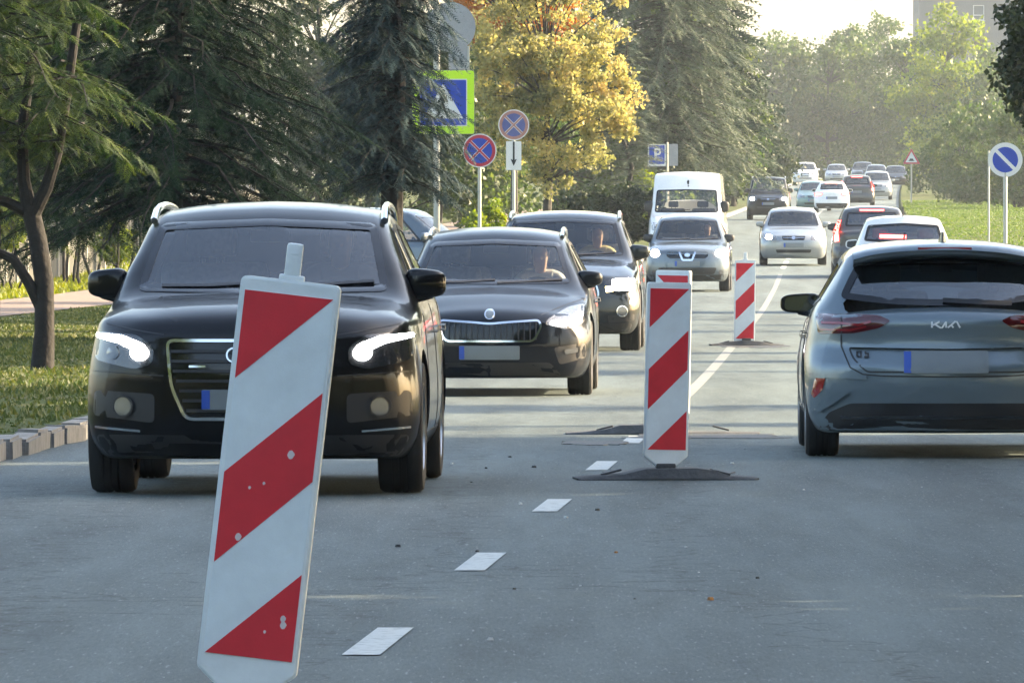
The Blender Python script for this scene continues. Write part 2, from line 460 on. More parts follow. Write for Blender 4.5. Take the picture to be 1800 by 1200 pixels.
# dark broken patches of newer asphalt round the beacons
M_PATCH = pbr('patch asphalt', (0.028, 0.030, 0.030), .6, var=.4, scale=14, bump=.6, bscale=30)
def repair_patch(X, Y, w, l, seed):
    r = random.Random(seed); n = 26; pts = []
    for k in range(n):
        a = 2*math.pi*k/n; q = r.uniform(.72, 1.08)
        pts.append((X + w*q*math.copysign(abs(math.cos(a))**.7, math.cos(a)), Y + l*q*math.copysign(abs(math.sin(a))**.7, math.sin(a))))
    b = [(x, y, cz(y) + .0) for x, y in pts]; t = [(X + (x-X)*.985, Y + (y-Y)*.985, cz(y) + .006) for x, y in pts]
    obj('repair_patch', b + t, [tuple(range(n, 2*n))] + [(k, (k+1) % n, n + (k+1) % n, n + k) for k in range(n)], M_PATCH, road)
repair_patch(.95, 53.6, .42, 1.0, 3); repair_patch(1.35, 63.3, .62, .9, 4); repair_patch(.55, 61.2, .25, .6, 5); repair_patch(2.95, 111.4, .45, 1.6, 6)
# small litter on the carriageway: grit, chips of paint, dry leaves
def litter(name, n, cols, seed, size, Yr, dr, label):
    r = random.Random(seed); mb = MB()
    for _ in range(n):
        Y = r.uniform(*Yr); d = r.gauss(*dr); X = cx(Y) + d; s = r.uniform(*size); a = r.uniform(0, 6.28)
        pts = [(s * r.uniform(.6, 1) * math.cos(a + k*1.257), 1.6 * s * r.uniform(.6, 1) * math.sin(a + k*1.257)) for k in range(5)]
        b = [(X + p[0], Y + p[1], cz(Y) + .003) for p in pts]; t = [(X + p[0]*.7, Y + p[1]*.7, cz(Y) + .003 + s*.6) for p in pts]
        mb.add(b + t, [tuple(range(5, 10))] + [(k, (k+1) % 5, 5 + (k+1) % 5, 5 + k) for k in range(5)])
    o = mb.build(name, cols); tag(o, label, 'debris', kind='stuff'); return o
litter('road_grit', 26, pbr('grit', (0.45, 0.46, 0.45), .8, var=.4, scale=4), 5, (.005, .016), (24, 62), (-.1, .8), 'pale grit and paint chips scattered along the centre of the road')
litter('asphalt_crumbs', 16, pbr('crumbs', (0.03, 0.03, 0.03), .9), 6, (.006, .02), (34, 60), (0, .6), 'dark asphalt crumbs lying round the dashed centre line')
litter('fallen_leaves', 4, pbr('dry leaf', (0.28, 0.12, 0.03), .8, var=.4, scale=2), 7, (.012, .025), (24, 75), (-.8, 1.6), 'dry brown leaves fallen on the grey road')
# ------------------------------------------------------------ car builder
def sym_loop(half):
    return half + [(-x, z) for x, z in reversed(half[1:-1])]
def rounded_chain(pts, rad, n):
    """open polyline with rounded inner corners, fixed count"""
    out = [pts[0]]
    for i in range(1, len(pts) - 1):
        p = np.array(pts[i]); a = np.array(pts[i-1]); b = np.array(pts[i+1]); r = rad[i-1]
        la = min(r, np.linalg.norm(a-p)*.48); lb = min(r, np.linalg.norm(b-p)*.48)
        q0 = p + (a-p)/max(1e-6, np.linalg.norm(a-p))*la; q1 = p + (b-p)/max(1e-6, np.linalg.norm(b-p))*lb
        for k in range(n):
            t = k/(n-1)
            q = q0*(1-t)**2 + 2*p*t*(1-t) + q1*t*t
            out.append((q[0], q[1]))
    out.append(pts[-1])
    return out

class CarShape:
    def __init__(s, L, W, H, zb=.18, zl=.74, zc=1.0, yc=1.2, yw=2.0, yr=3.6, yb=4.05, zt=1.02, tail=.95, belt=.94, rw=.66, hw=.78,
                 fa=.86, ra=None, R_=.33, tw=.215, sweep_f=.30, sweep_r=.22, fprof=None, rprof=None, notch=None, bulge=1.0, zm=.55, wbf=.93, rear_w=.66, hood_arch=.05, rear_b=None):
        s.__dict__.update(locals()); del s.__dict__['s']
        s.ra = ra or (L - .85)
        hw2 = W/2
        T = [(0, zl), (.03, zl + .035), (.10, zl + .075), (.28, zl + .12)]
        yh = yc - .05
        zh = zl + .12
        if yh > .6: T += [(.28 + (yh-.28)*.5, zh + (zc - .012 - zh)*.62)]
        T += [(yh, zc - .012), (yc, zc), (yc + (yw-yc)*.5, zc + (H-.05-zc)*.535), (yw, H - .05), (yw + .22, H-.022), (yw + (yr-yw)*.45, H), (yr, H - .035)]
        if notch: T += [(yb, zt), (yb + .12, zt - .005), (L - .05, tail), (L, tail - .05)]
        else: T += [(yr + (yb-yr)*.5, (H-.035)*.5 + zt*.5 + .02), (yb, zt), (L - .02, tail), (L, tail - .04)]
        s.top = pchip(T)
        s.beltf = pchip([(0, zl - .06), (.3, zl + .04), (yc, belt - .02), (yb, belt + .05), (L, min(tail, belt) - .05)])
        s.wb = pchip([(0, .80), (.25, .88), (.9, wbf - .01), (yc, wbf), (yr, wbf), (L - .1, wbf - .05), (L, wbf - .10)])
        s.wr = pchip([(0, hw - .20), (.3, hw - .06), (yc - .05, hw + .02), (yc, hw + .03), (yw, rw), (yr, rear_w), (yb, (rear_b or rear_w + .06) if not notch else .76), (L, rear_b or rear_w + .06)])
        s.drop = pchip([(0, .02), (.3, hood_arch), (yc - .1, hood_arch*.8), (yc, .03), (yw, .055), (yr, .06), (yb, .05), (L, .03)])
        s.wm = pchip([(0, .90), (.2, .965), (s.fa - .1, 1.0*bulge), (s.fa + .5, .985), (s.ra - .5, .985), (s.ra, 1.0), (L - .2, .97), (L, .92)])
        s.sweep = pchip([(0, sweep_f), (.5, sweep_f*.55), (yc, .13), (yw, .12), ((yw+yr)/2, 0), (yr, -.06), (yb, -.10), (L - .5, -.12), (L, -sweep_r)])
        s.fprof = pchip(fprof or [(zb - .05, .14), (zb + .1, .04), (.45, 0), (.6, .01), (zl, .06), (zl + .2, .10)])
        s.rprof = pchip(rprof or [(zb - .05, .14), (zb + .12, .03), (.45, 0), (.6, .015), (.72, .06), (.95, .07), (1.3, .1)])
        s.zc_ring = None
    def section(s, y, ins=0.0, floor=None):
        W2 = s.W/2
        zt = float(s.top(y)) - ins
        zr = zt - float(s.drop(y))
        zb_ = s.zb if floor is None else floor
        belt = min(float(s.beltf(y)), zr - .025 - ins)
        w = float(s.wm(y))*W2 - ins*1.2; wb = float(s.wb(y))*W2 - ins*1.1; wr = min(float(s.wr(y))*W2 - ins, wb - .01)
        zm = min(s.zm, (zb_ + belt)/2 + .1)
        zu = zm + (belt - zm)*.62
        pts = [(0, zb_), (w*.90, zb_), (w*.985, zb_ + .12), (w, zm), (w - (w-wb)*.45, zu), (wb, belt), (wr, zr), (wr*.55, zt - .012), (0, zt)]
        return pts
    def disp(s, x, y, z):
        fx = abs(x)/(s.W/2)
        y2 = y + float(s.sweep(y))*min(fx, 1.05)**2.4
        if y < 1.1: y2 += math.exp(-(y/.4)**2)*float(s.fprof(z))
        if y > s.L - 1.1: y2 -= math.exp(-((s.L-y)/.35)**2)*float(s.rprof(z))
        return (x, y2, z)
    def rings(s, dense=1.0):
        L = s.L
        ys = list(np.concatenate([[0, .012, .03, .06, .10, .16, .24], np.arange(.34, L - .3, .11/dense), [L-.24, L-.16, L-.10, L-.06, L-.03, L-.012, L]]))
        for extra in (s.yc - .05, s.yc, s.yw, s.yr, s.yb):
            k = int(np.argmin([abs(v - extra) for v in ys])); ys[k] = extra
        n = 7
        rad = (.05, .12, .30, .12, .045, .075, .5)
        out = []
        for y in ys:
            half = rounded_chain(s.section(y), rad, n)
            e = 0.0
            if y < .10: e = .055*(1 - y/.10)**2.2
            if y > L - .10: e = .05*(1 - (L-y)/.10)**2.2
            zmid = s.zb + (float(s.top(y)) - s.zb)*.5
            half = [(x*(1-e), zmid + (z-zmid)*(1-e)) for x, z in half]
            out.append((y, sym_loop(half)))
        return out
    def shell(s, dense=1.0):
        rs = s.rings(dense); V = []; F = []
        n = len(rs[0][1])
        def ring(y, loop, sc=1.0):
            zz = [p[1] for p in loop]; zmid = (min(zz)+max(zz))/2
            base = len(V)
            for x, z in loop: V.append(s.disp(x*sc, y, zmid + (z-zmid)*sc))
            return base
        scs = (.9, .78, .64, .48, .3, .14)
        bases = [ring(rs[0][0], rs[0][1], k) for k in reversed(scs)] + [ring(y, l) for y, l in rs] + [ring(rs[-1][0], rs[-1][1], k) for k in scs]
        for b0, b1 in zip(bases[:-1], bases[1:]):
            for k in range(n): F.append((b0 + k, b0 + (k+1) % n, b1 + (k+1) % n, b1 + k))
        for b, rev, (y, l) in ((bases[0], True, rs[0]), (bases[-1], False, rs[-1])):
            zz = [p[1] for p in l]; c = len(V); V.append(s.disp(0, y, (min(zz)+max(zz))/2))
            for k in range(n):
                F.append((c, b + (k+1) % n, b + k) if rev else (c, b + k, b + (k+1) % n))
        return V, F
    def cabin(s):
        V = []; F = []
        ys = list(np.linspace(s.yc + .22, s.yw, 5)) + list(np.linspace(s.yw + .25, s.yr, 6)) + list(np.linspace(s.yr + .05, s.yb - .06, 4))
        rs = [rounded_chain(s.section(y, .05, .40)[:1] + [(s.section(y, .05, .40)[3][0], .40)] + s.section(y, .05, .40)[4:], (.05, .1, .05, .06, .3), 3) for y in ys]
        loops = [sym_loop(r) for r in rs]; n = len(loops[0])
        for y, l in zip(ys, loops):
            for x, z in l: V.append((x, y + float(s.sweep(y))*(abs(x)/(s.W/2))**2.4, z))
        for i in range(len(ys) - 1):
            for k in range(n): F.append((i*n + k, i*n + (k+1) % n, (i+1)*n + (k+1) % n, (i+1)*n + k))
        F.append(tuple(range(n - 1, -1, -1))); F.append(tuple((len(ys)-1)*n + k for k in range(n)))
        return V, F

def fix_normals(me):
    bm = bmesh.new(); bm.from_mesh(me); bmesh.ops.recalc_face_normals(bm, faces=bm.faces[:]); bm.to_mesh(me); bm.free()
def boolean_cut(base_me, cutters):
    o = bpy.data.objects.new('tmp', base_me); C.objects.link(o)
    for V, F in cutters:
        n0 = len(o.data.polygons)
        for tr_ in range(4):                      # an unlucky coincidence of faces is retried a hair aside
            j = (.0, .0013, -.0017, .0029)[tr_]
            me = mesh_np('cut', [(v[0] + j*.7, v[1] + j, v[2] - j*.6) for v in V], F, [M_TRIM, M_CAB]); fix_normals(me)
            me.polygons.foreach_set('material_index', np.ones(len(me.polygons), np.int32))
            c = bpy.data.objects.new('cut', me); C.objects.link(c)
            md = o.modifiers.new('b', 'BOOLEAN'); md.operation = 'DIFFERENCE'; md.solver = 'EXACT'; md.object = c
            dg = bpy.context.evaluated_depsgraph_get()
            res = bpy.data.meshes.new_from_object(o.evaluated_get(dg))
            o.modifiers.clear(); bpy.data.objects.remove(c)
            if len(res.polygons) > n0*.75: o.data = res; break
    me = o.data; bpy.data.objects.remove(o)
    return me

def prismY(poly, y0, y1):
    mb = MB(); mb.prism(poly, y0, y1); return mb.V, mb.F
def prismX(poly, x0, x1):
    n = len(poly)
    V = [(x0, p[0], p[1]) for p in poly] + [(x1, p[0], p[1]) for p in poly]
    F = [tuple(range(n)), tuple(range(2*n - 1, n - 1, -1))] + [(i, i + n, (i+1) % n + n, (i+1) % n) for i in range(n)]
    return V, F

class Conform:
    """lays outlines drawn in front, rear or side view onto a car's skin"""
    def __init__(s, V, F): s.bvh = BVHTree.FromPolygons([Vector(v) for v in V], F)
    def hit(s, a, b, face):
        if face == 'F': o, d = Vector((a, -3, b)), Vector((0, 1, 0))
        elif face == 'R': o, d = Vector((a, 12, b)), Vector((0, -1, 0))
        elif face == 'T': o, d = Vector((a, b, 5)), Vector((0, 0, -1))
        elif face == 'SL': o, d = Vector((-3, a, b)), Vector((1, 0, 0))
        else: o, d = Vector((3, a, b)), Vector((-1, 0, 0))
        r = s.bvh.ray_cast(o, d)
        if r[0] is None:
            q = s.bvh.find_nearest(o + d*(3.3 if face in 'FRT' else 2.2))
            p = q[0] if q[0] is not None else o
            if face in ('F', 'R'): return Vector((a, p.y, b)), d
            if face == 'T': return Vector((a, b, p.z)), d
            return Vector((p.x, a, b)), d
        return r[0], d
    def patch(s, poly, face, proud=.004, depth=.02, h=.05, dome=0.0):
        if area2(poly) < 0: poly = poly[::-1]
        pts = []
        for i, p in enumerate(poly):           # split long edges so that the piece follows the skin
            q = poly[(i+1) % len(poly)]
            m = max(1, int(math.hypot(q[0]-p[0], q[1]-p[1])/h))
            for k in range(m): pts.append((p[0] + (q[0]-p[0])*k/m, p[1] + (q[1]-p[1])*k/m))
        n = len(pts)
        xs = [p[0] for p in pts]; zs = [p[1] for p in pts]
        inner = []
        def inside(x, z):
            c = False; j = n - 1
            for i in range(n):
                if (zs[i] > z) != (zs[j] > z) and x < (xs[j]-xs[i])*(z-zs[i])/(zs[j]-zs[i]) + xs[i]: c = not c
                j = i
            return c
        x = min(xs) + h/2
        while x < max(xs):
            z = min(zs) + h/2
            while z < max(zs):
                if inside(x, z) and min((px-x)**2 + (pz-z)**2 for px, pz in pts) > (h*.45)**2: inner.append((x, z))
                z += h
            x += h
        allp = pts + inner
        r = delaunay_2d_cdt([Vector(p) for p in allp], [(i, (i+1) % n) for i in range(n)], [], 1, 1e-5)
        vv, ff = r[0], r[2]; orig = r[3]
        V = []; bidx = {}
        for i, v in enumerate(vv):
            p, d = s.hit(v.x, v.y, face)
            ex = 0
            if dome and all(k >= n for k in orig[i]): ex = dome
            V.append(tuple(p - d*(proud + ex)))
        m = len(V); F = [tuple(f) for f in ff]
        # rim
        be = {}
        for f in F:
            for k in range(len(f)):
                e = (f[k], f[(k+1) % len(f)]); be[e] = be.get(e, 0) + 1
        rim = [e for e in be if (e[1], e[0]) not in be]
        dd = {'F': (0, 1, 0), 'R': (0, -1, 0), 'T': (0, 0, -1), 'SL': (1, 0, 0), 'SR': (-1, 0, 0)}[face]
        low = {}
        for a, b in rim:
            for k in (a, b):
                if k not in low:
                    low[k] = len(V); v = V[k]; V.append((v[0] + dd[0]*(proud+depth), v[1] + dd[1]*(proud+depth), v[2] + dd[2]*(proud+depth)))
        for a, b in rim: F.append((b, a, low[a], low[b]))
        if face in ('R', 'T', 'SR'):
            pass
        return V, F
    def ringpatch(s, outer, inner, face, proud=.004, depth=.02):
        o2 = []; i2 = []
        for k in range(len(outer)):
            a, b = outer[k], outer[(k+1) % len(outer)]; c, d_ = inner[k], inner[(k+1) % len(outer)]
            m = max(1, int(math.hypot(b[0]-a[0], b[1]-a[1])/.03))
            for j in range(m):
                t = j/m; o2.append((a[0] + (b[0]-a[0])*t, a[1] + (b[1]-a[1])*t)); i2.append((c[0] + (d_[0]-c[0])*t, c[1] + (d_[1]-c[1])*t))
        outer, inner = o2, i2
        n = len(outer); V = []; F = []
        for lst, pr in ((outer, -depth), (outer, proud), (inner, proud), (inner, -depth)):
            for p in lst:
                q, d = s.hit(p[0], p[1], face); V.append(tuple(q - d*pr))
        for r in range(3):
            for k in range(n): F.append((r*n + k, r*n + (k+1) % n, (r+1)*n + (k+1) % n, (r+1)*n + k))
        return V, F
    def line(s, pts, face, w=.008, proud=.0015, depth=.006, h=.02):
        proud = proud + .0015
        P2 = []
        for i in range(len(pts) - 1):
            a, b = Vector(pts[i]), Vector(pts[i+1]); m = max(1, int((b-a).length/h))
            for k in range(m): P2.append(a + (b-a)*k/m)
        P2.append(Vector(pts[-1]))
        V = []; F = []
        for i, p in enumerate(P2):
            t = (P2[min(i+1, len(P2)-1)] - P2[max(i-1, 0)]).normalized(); nn = Vector((-t.y, t.x))*w/2
            for q, pr in ((p + nn, -depth), (p + nn, proud), (p - nn, proud), (p - nn, -depth)):
                hp, d = s.hit(q.x, q.y, face); V.append(tuple(hp - d*pr))
        for i in range(len(P2) - 1):
            for k in range(3): F.append((4*i + k, 4*i + k + 1, 4*i + 4 + k + 1, 4*i + 4 + k))
        return V, F
def mirx(p): return [(-x, z) for x, z in p][::-1]

# wheels, mirrors, seats shared by all cars
def wheel_meshes(Rw, tw, spokes=5, style=0):
    mb = MB(); t = tw/2; ri = Rw*.68
    mb.lathe([(ri, -t*.92), (Rw*.86, -t*1.0), (Rw*.955, -t*.95), (Rw*.993, -t*.78), (Rw, -t*.4), (Rw, -t*.36), (Rw-.008, -t*.35), (Rw-.008, -t*.28), (Rw, -t*.27),
              (Rw, -.008), (Rw-.008, -.007), (Rw-.008, .007), (Rw, .008), (Rw, t*.27), (Rw-.008, t*.28), (Rw-.008, t*.35), (Rw, t*.36), (Rw, t*.4),
              (Rw*.993, t*.78), (Rw*.955, t*.95), (Rw*.86, t), (ri, t*.92)], 40, 'x')
    ty = mesh_np('wheel', mb.V, mb.F, [M_TYRE], True, 30)
    mb = MB()
    mb.lathe([(ri+.004, t*.93), (ri-.012, t*.95), (ri-.03, t*.5), (ri-.035, -t*.9)], 40, 'x')
    mb.lathe([(.0, t*.62), (.05, t*.66), (.065, t*.55), (.065, -.02)], 20, 'x')
    for k in range(spokes):
        a = 2*math.pi*k/spokes
        M = Matrix.Rotation(a, 4, 'X')
        n0 = [(t*.60, -.045, .04), (t*.60, .045, .04), (t*.86, .028, ri-.015), (t*.86, -.028, ri-.015), (t*.3, -.045, .04), (t*.3, .045, .04), (t*.5, .028, ri-.015), (t*.5, -.028, ri-.015)]
        mb.add([tuple(M @ Vector(v)) for v in n0], [(0, 1, 2, 3), (7, 6, 5, 4), (0, 3, 7, 4), (1, 5, 6, 2)])
    rim = mesh_np('rim', mb.V, mb.F, [M_RIM], True, 30)
    mb = MB(); mb.lathe([(0.01, -.01), (ri-.04, -.01), (ri-.04, .01), (0.01, .01)], 24, 'x')
    dsk = mesh_np('brake_disc', mb.V, mb.F, [M_TRIM], True, 30)
    return ty, rim, dsk
WH = {}
def add_wheels(root, sh, spokes=5):
    key = (sh.R_, sh.tw, spokes)
    if key not in WH: WH[key] = wheel_meshes(*key)
    ty, rim, dsk = WH[key]
    for y in (sh.fa, sh.ra):
        for sx in (1, -1):
            o = obj_me('wheel', ty, root, (sx*(sh.W/2 - sh.tw/2 - .025), y - sh.L/2, sh.R_), (0, 0, 0 if sx > 0 else math.pi))
            obj_me('rim', rim, o); obj_me('brake_disc', dsk, o)
def superell(ax, ay, az, e1=.6, e2=.6, nu=14, nv=20):
    V = []; F = []
    def sp(v, e): return math.copysign(abs(v)**e, v)
    for i in range(nu + 1):
        u = -math.pi/2 + math.pi*i/nu
        for j in range(nv):
            v = 2*math.pi*j/nv
            V.append((ax*sp(math.cos(u), e1)*sp(math.cos(v), e2), ay*sp(math.cos(u), e1)*sp(math.sin(v), e2), az*sp(math.sin(u), e1)))
    for i in range(nu):
        for j in range(nv): F.append((i*nv + j, i*nv + (j+1) % nv, (i+1)*nv + (j+1) % nv, (i+1)*nv + j))
    return V, F
def add_mirrors(root, sh, mat, y, z, w=.115, h=.085, out=.08):
    for sx in (1, -1):
        V, F = superell(w, .075, h, .55, .7)
        xin = sh.W/2*.93
        xc_ = xin + out - .085 + w*.75
        pts = []
        for v in V:   # the house tapers to the outside and is cut flat behind
            k = (v[0]/w + 1)/2
            zz = v[2]*(1.05 - .25*k) ; yy = v[1]*(1.0 - .25*k) + (.03*k)
            yy = min(yy, .045)
            pts.append((sx*(xc_ + v[0]), y + yy, z + zz))
        o = obj('mirror', [(p[0], p[1]-sh.L/2, p[2]) for p in pts], F if sx > 0 else [f[::-1] for f in F], mat, root, True, 50)
        mb = MB(); mb.tube([(sx*(xin - .06), y + .03 - sh.L/2, z - h*.9), (sx*(xin + .03), y + .01 - sh.L/2, z - h*.75), (sx*(xc_ - w*.5), y - sh.L/2, z - h*.45)], [.035, .03, .035], 10)
        mb.build('mirror_foot', M_TRIM, o, True)
        mb = MB(); g = rp([(-w*.8, -h*.75), (w*.8, -h*.6), (w*.75, h*.6), (-w*.8, h*.8)], .03)
        mb.prism([(sx*(xc_) + p[0]*sx, z + p[1]) for p in g], y + .0445 - sh.L/2, y + .049 - sh.L/2)
        mb.build('mirror_glass', M_MIRR, o)
def add_cabin(root, sh, lhd=True, rear=True, wheel_=True):
    L2 = sh.L/2
    mb = MB(); yd = sh.yc + .42
    n = 9
    prof = [(yd - .3, sh.zc - .10), (yd + .05, sh.zc - .05), (yd + .22, sh.zc - .09), (yd + .25, sh.zc - .2), (yd + .1, .55)]
    V = []; F = []
    wd = sh.W/2 - .16
    for i in range(n):
        x = -wd + 2*wd*i/(n-1)
        for p in prof: V.append((x, p[0] - L2, p[1] + (.035 if (i in (6, 7)) and p[1] > .7 else 0)))
    for i in range(n - 1):
        for k in range(len(prof) - 1): F.append((i*5 + k, i*5 + k + 1, (i+1)*5 + k + 1, (i+1)*5 + k))
    obj('dashboard', V, F, M_CAB, root, True)
    seats = [(.38, sh.yw + .32), (-.38, sh.yw + .32)] + ([(.40, sh.yw + 1.22), (-.40, sh.yw + 1.22)] if rear else [])
    for sx, y in seats:
        rearrow = y > sh.yw + 1
        y = y - L2; zs = sh.zc - .46
        mb = MB(); mb.box((sx, y, zs), (.50, .52, .16), None, .06)
        M = Matrix.Rotation(R(-14), 3, 'X')
        mb.box((sx, y + .33, zs + .32), (.46 if not rearrow else .62, .14, .60), M, .055)
        so = mb.build('seat', M_SEAT, root, True, 60)
        mb = MB(); mb.box((sx, y + .43, zs + .73), (.26, .10, .17), M, .04)
        mb.tube([(sx - .05, y + .41, zs + .6), (sx - .05, y + .42, zs + .68)], .008, 6); mb.tube([(sx + .05, y + .41, zs + .6), (sx + .05, y + .42, zs + .68)], .008, 6)
        mb.build('headrest', M_SEAT, so, True, 60)
    if wheel_:
        cxs = .38 if lhd else -.38
        c = Vector((cxs, yd + .42 - L2, sh.zc - .10)); M = Matrix.Rotation(R(-28), 3, 'X')
        ring = [c + M @ Vector((.185*math.cos(a), 0, .185*math.sin(a))) for a in np.linspace(0, 2*math.pi, 25)]
        mb = MB(); mb.tube(ring, .016, 8, False)
        mb.tube([c + M @ Vector((-.18, 0, 0)), c + M @ Vector((.18, 0, 0))], .02, 6); mb.tube([c, c + M @ Vector((0, 0, -.18))], .02, 6)
        mb.build('steering_wheel', M_CAB, root, True)
    mb = MB(); mb.box((0, sh.yw + .06 - L2, sh.H - .20), (.22, .03, .07), None, .012); mb.tube([(0, sh.yw + .05 - L2, sh.H - .17), (0, sh.yw + .02 - L2, sh.H - .10)], .012, 6)
    mb.build('rear_view_mirror', M_TRIM, root, True)

USELF = False
def cutline(poly, d):
    keep = [poly[0]]
    for q in poly[1:]:
        if math.hypot(q[0]-keep[-1][0], q[1]-keep[-1][1]) > d*1.25: keep.append(q)
    while len(keep) > 3 and math.hypot(keep[0][0]-keep[-1][0], keep[0][1]-keep[-1][1]) < d*1.25: keep.pop()
    return inset(keep, d)
SHELLS = {}
def car(name, key, sh, paintm, ws, rw_, sidewin, loc, heading, label, group=None, cabin=True, glass=None, rglass=None, dense=1.0, rear_row=True):
    """ws, rw_: windscreen and rear window outlines (x,z); sidewin: list of outlines (y,z)"""
    L2 = sh.L/2
    if key not in SHELLS:
        V, F = sh.shell(dense)
        cf = Conform(V, F)
        base = mesh_np('body', V, F, [M_TRIM, M_TRIM]); fix_normals(base)
        cuts = [sh.cabin()]
        # the pillars keep their width: openings lie inside the glass outlines
        cuts.append(prismY(cutline(ws, .035), sh.yc - .8 if sh.yc > .9 else -.5, sh.yw + .12))
        if rw_: cuts.append(prismY(cutline(rw_, .035), sh.yr - .02, sh.L + .5))
        for w in sidewin:
            for sx in (1, -1): cuts.append(prismX(cutline(w, .028), sx*.35, sx*1.4))
        for ya in (sh.fa, sh.ra):
            for sx in (1, -1):
                mb = MB(); Ra = sh.R_ + .055
                mb.lathe([(.0001, 0), (Ra, 0), (Ra, .5), (.0001, .5)], 32, 'x', (sx*(sh.W/2 - sh.tw - .06) if sx > 0 else -(sh.W/2 - sh.tw - .06) - .5, ya, sh.R_ + .01))
                cuts.append(prismX([(ya + Ra*math.cos(a), sh.R_ + .01 + Ra*math.sin(a)) for a in np.linspace(0, 2*math.pi, 33)[:-1]], sx*(sh.W/2 - sh.tw - .06), sx*(sh.W/2 + .3)))
        me = boolean_cut(base, cuts)
        me.transform(Matrix.Translation((0, -L2, 0)))
        me.polygons.foreach_set('use_smooth', np.ones(len(me.polygons), bool)); me.set_sharp_from_angle(angle=R(28))
        SHELLS[key] = (me, cf)
    me0, cf = SHELLS[key]
    me = me0.copy(); me.materials.clear(); me.materials.append(paintm); me.materials.append(M_CAB)
    root = empty(name, (loc[0], loc[1], loc[2]), heading)
    tag(root, label, 'van' if 'van' in name else 'car', group)
    obj_me('body', me, root)
    def P(nm, poly, face, mat, proud=.004, depth=.02, parent=root, h=.05, dome=0.0, mirror=False):
        outs = []
        for q in ([poly] if not mirror else [poly, mirx(poly)]):
            V, F = cf.patch(q, face, proud, depth, h, dome)
            o = obj(nm, [(v[0], v[1] - L2, v[2]) for v in V], F, mat, parent, True, 40)
            fix_normals(o.data); outs.append(o)
        return outs if mirror else outs[0]
    def RG(nm, outer, inner, face, mat, proud=.005, depth=.015, parent=root):
        V, F = cf.ringpatch(outer, inner, face, proud, depth)
        o = obj(nm, [(v[0], v[1] - L2, v[2]) for v in V], F, mat, parent, True, 40); fix_normals(o.data); return o
    def LN(nm, pts, face, mat, w=.008, proud=.0015, parent=root, mirror=False, depth=.006):
        for q in ([pts] if not mirror else [pts, [(-a, b) for a, b in pts]]):
            V, F = cf.line(q, face, w, proud, depth)
            o = obj(nm, [(v[0], v[1] - L2, v[2]) for v in V], F, mat, parent, True, 40); fix_normals(o.data)
    glass = glass or M_GLASS; rglass = rglass or glass
    g = P('windscreen', ws, 'F', glass, .002, .001, h=.07)
    RG('windscreen_edge', ws, inset(ws, .042), 'F', M_FRIT, .006, .012, parent=g)
    if rw_:
        g = P('rear_window', rw_, 'R', rglass, .002, .001, h=.07)
        RG('rear_window_edge', rw_, inset(rw_, .042), 'R', M_FRIT, .006, .012, parent=g)
    for w in sidewin:
        for f in ('SL', 'SR'):
            g = P('side_window', w, f, rglass, .002, .001, h=.09)
            RG('window_seal', w, inset(w, .030), f, M_TRIM, .005, .012, parent=g)
    add_wheels(root, sh)
    if cabin: add_cabin(root, sh, rear=rear_row)
    root['_'] = 0; del root['_']
    return root, P, RG, LN, cf
def plate(P, RG, face, xc_, z0, z1, w, root, sh, strip=True):
    o = P('number_plate', rp([(xc_ - w/2, z0), (xc_ + w/2, z0), (xc_ + w/2, z1), (xc_ - w/2, z1)], .012), face, M_PLATE, .022, .02)
    sgn = -1 if face == 'F' else 1
    if strip:
        e = xc_ - w/2*(1 if face == 'F' else -1)
        P('plate_strip', [(min(e, e - sgn*.045), z0 + .004), (max(e, e - sgn*.045), z0 + .004), (max(e, e - sgn*.045), z1 - .004), (min(e, e - sgn*.045), z1 - .004)], face, M_EUBLUE, .024, .01, parent=o)
    return o
# ------------------------------------------------------------ the cars
def sidewins(sh, split=.52, quarter=True):
    zb0 = sh.belt + .085; zt0 = sh.H - .155
    mid = sh.yc + .35 + (sh.yr - sh.yc - .35)*split
    w1 = rp([(sh.yc + .50, zb0), (sh.yc + (sh.yw-sh.yc)*.85 + .27, zt0), (mid - .03, zt0 + .025), (mid - .03, zb0 + .012)], .03)
    w2 = rp([(mid + .06, zb0 + .012), (mid + .06, zt0 + .025), (sh.yr - .30, zt0 + .005), (sh.yr - .05, zb0 + .05)], .03)
    return [w1, w2]
def pose(px, s, d_fix=None, z=None):
    X, Y = at(px, s); return X, Y
def place(X, Yf, heading, L, front=True):
    """ground point under the middle of a car whose near end (front or rear) is at X, Yf; heading = sideways metres per metre"""
    Xc = X + heading*L/2; Yc = Yf + L/2
    return (Xc, Yc, cz(Yc))
def head_front(h): return -math.atan(h)
def head_rear(h): return math.pi - math.atan(h)

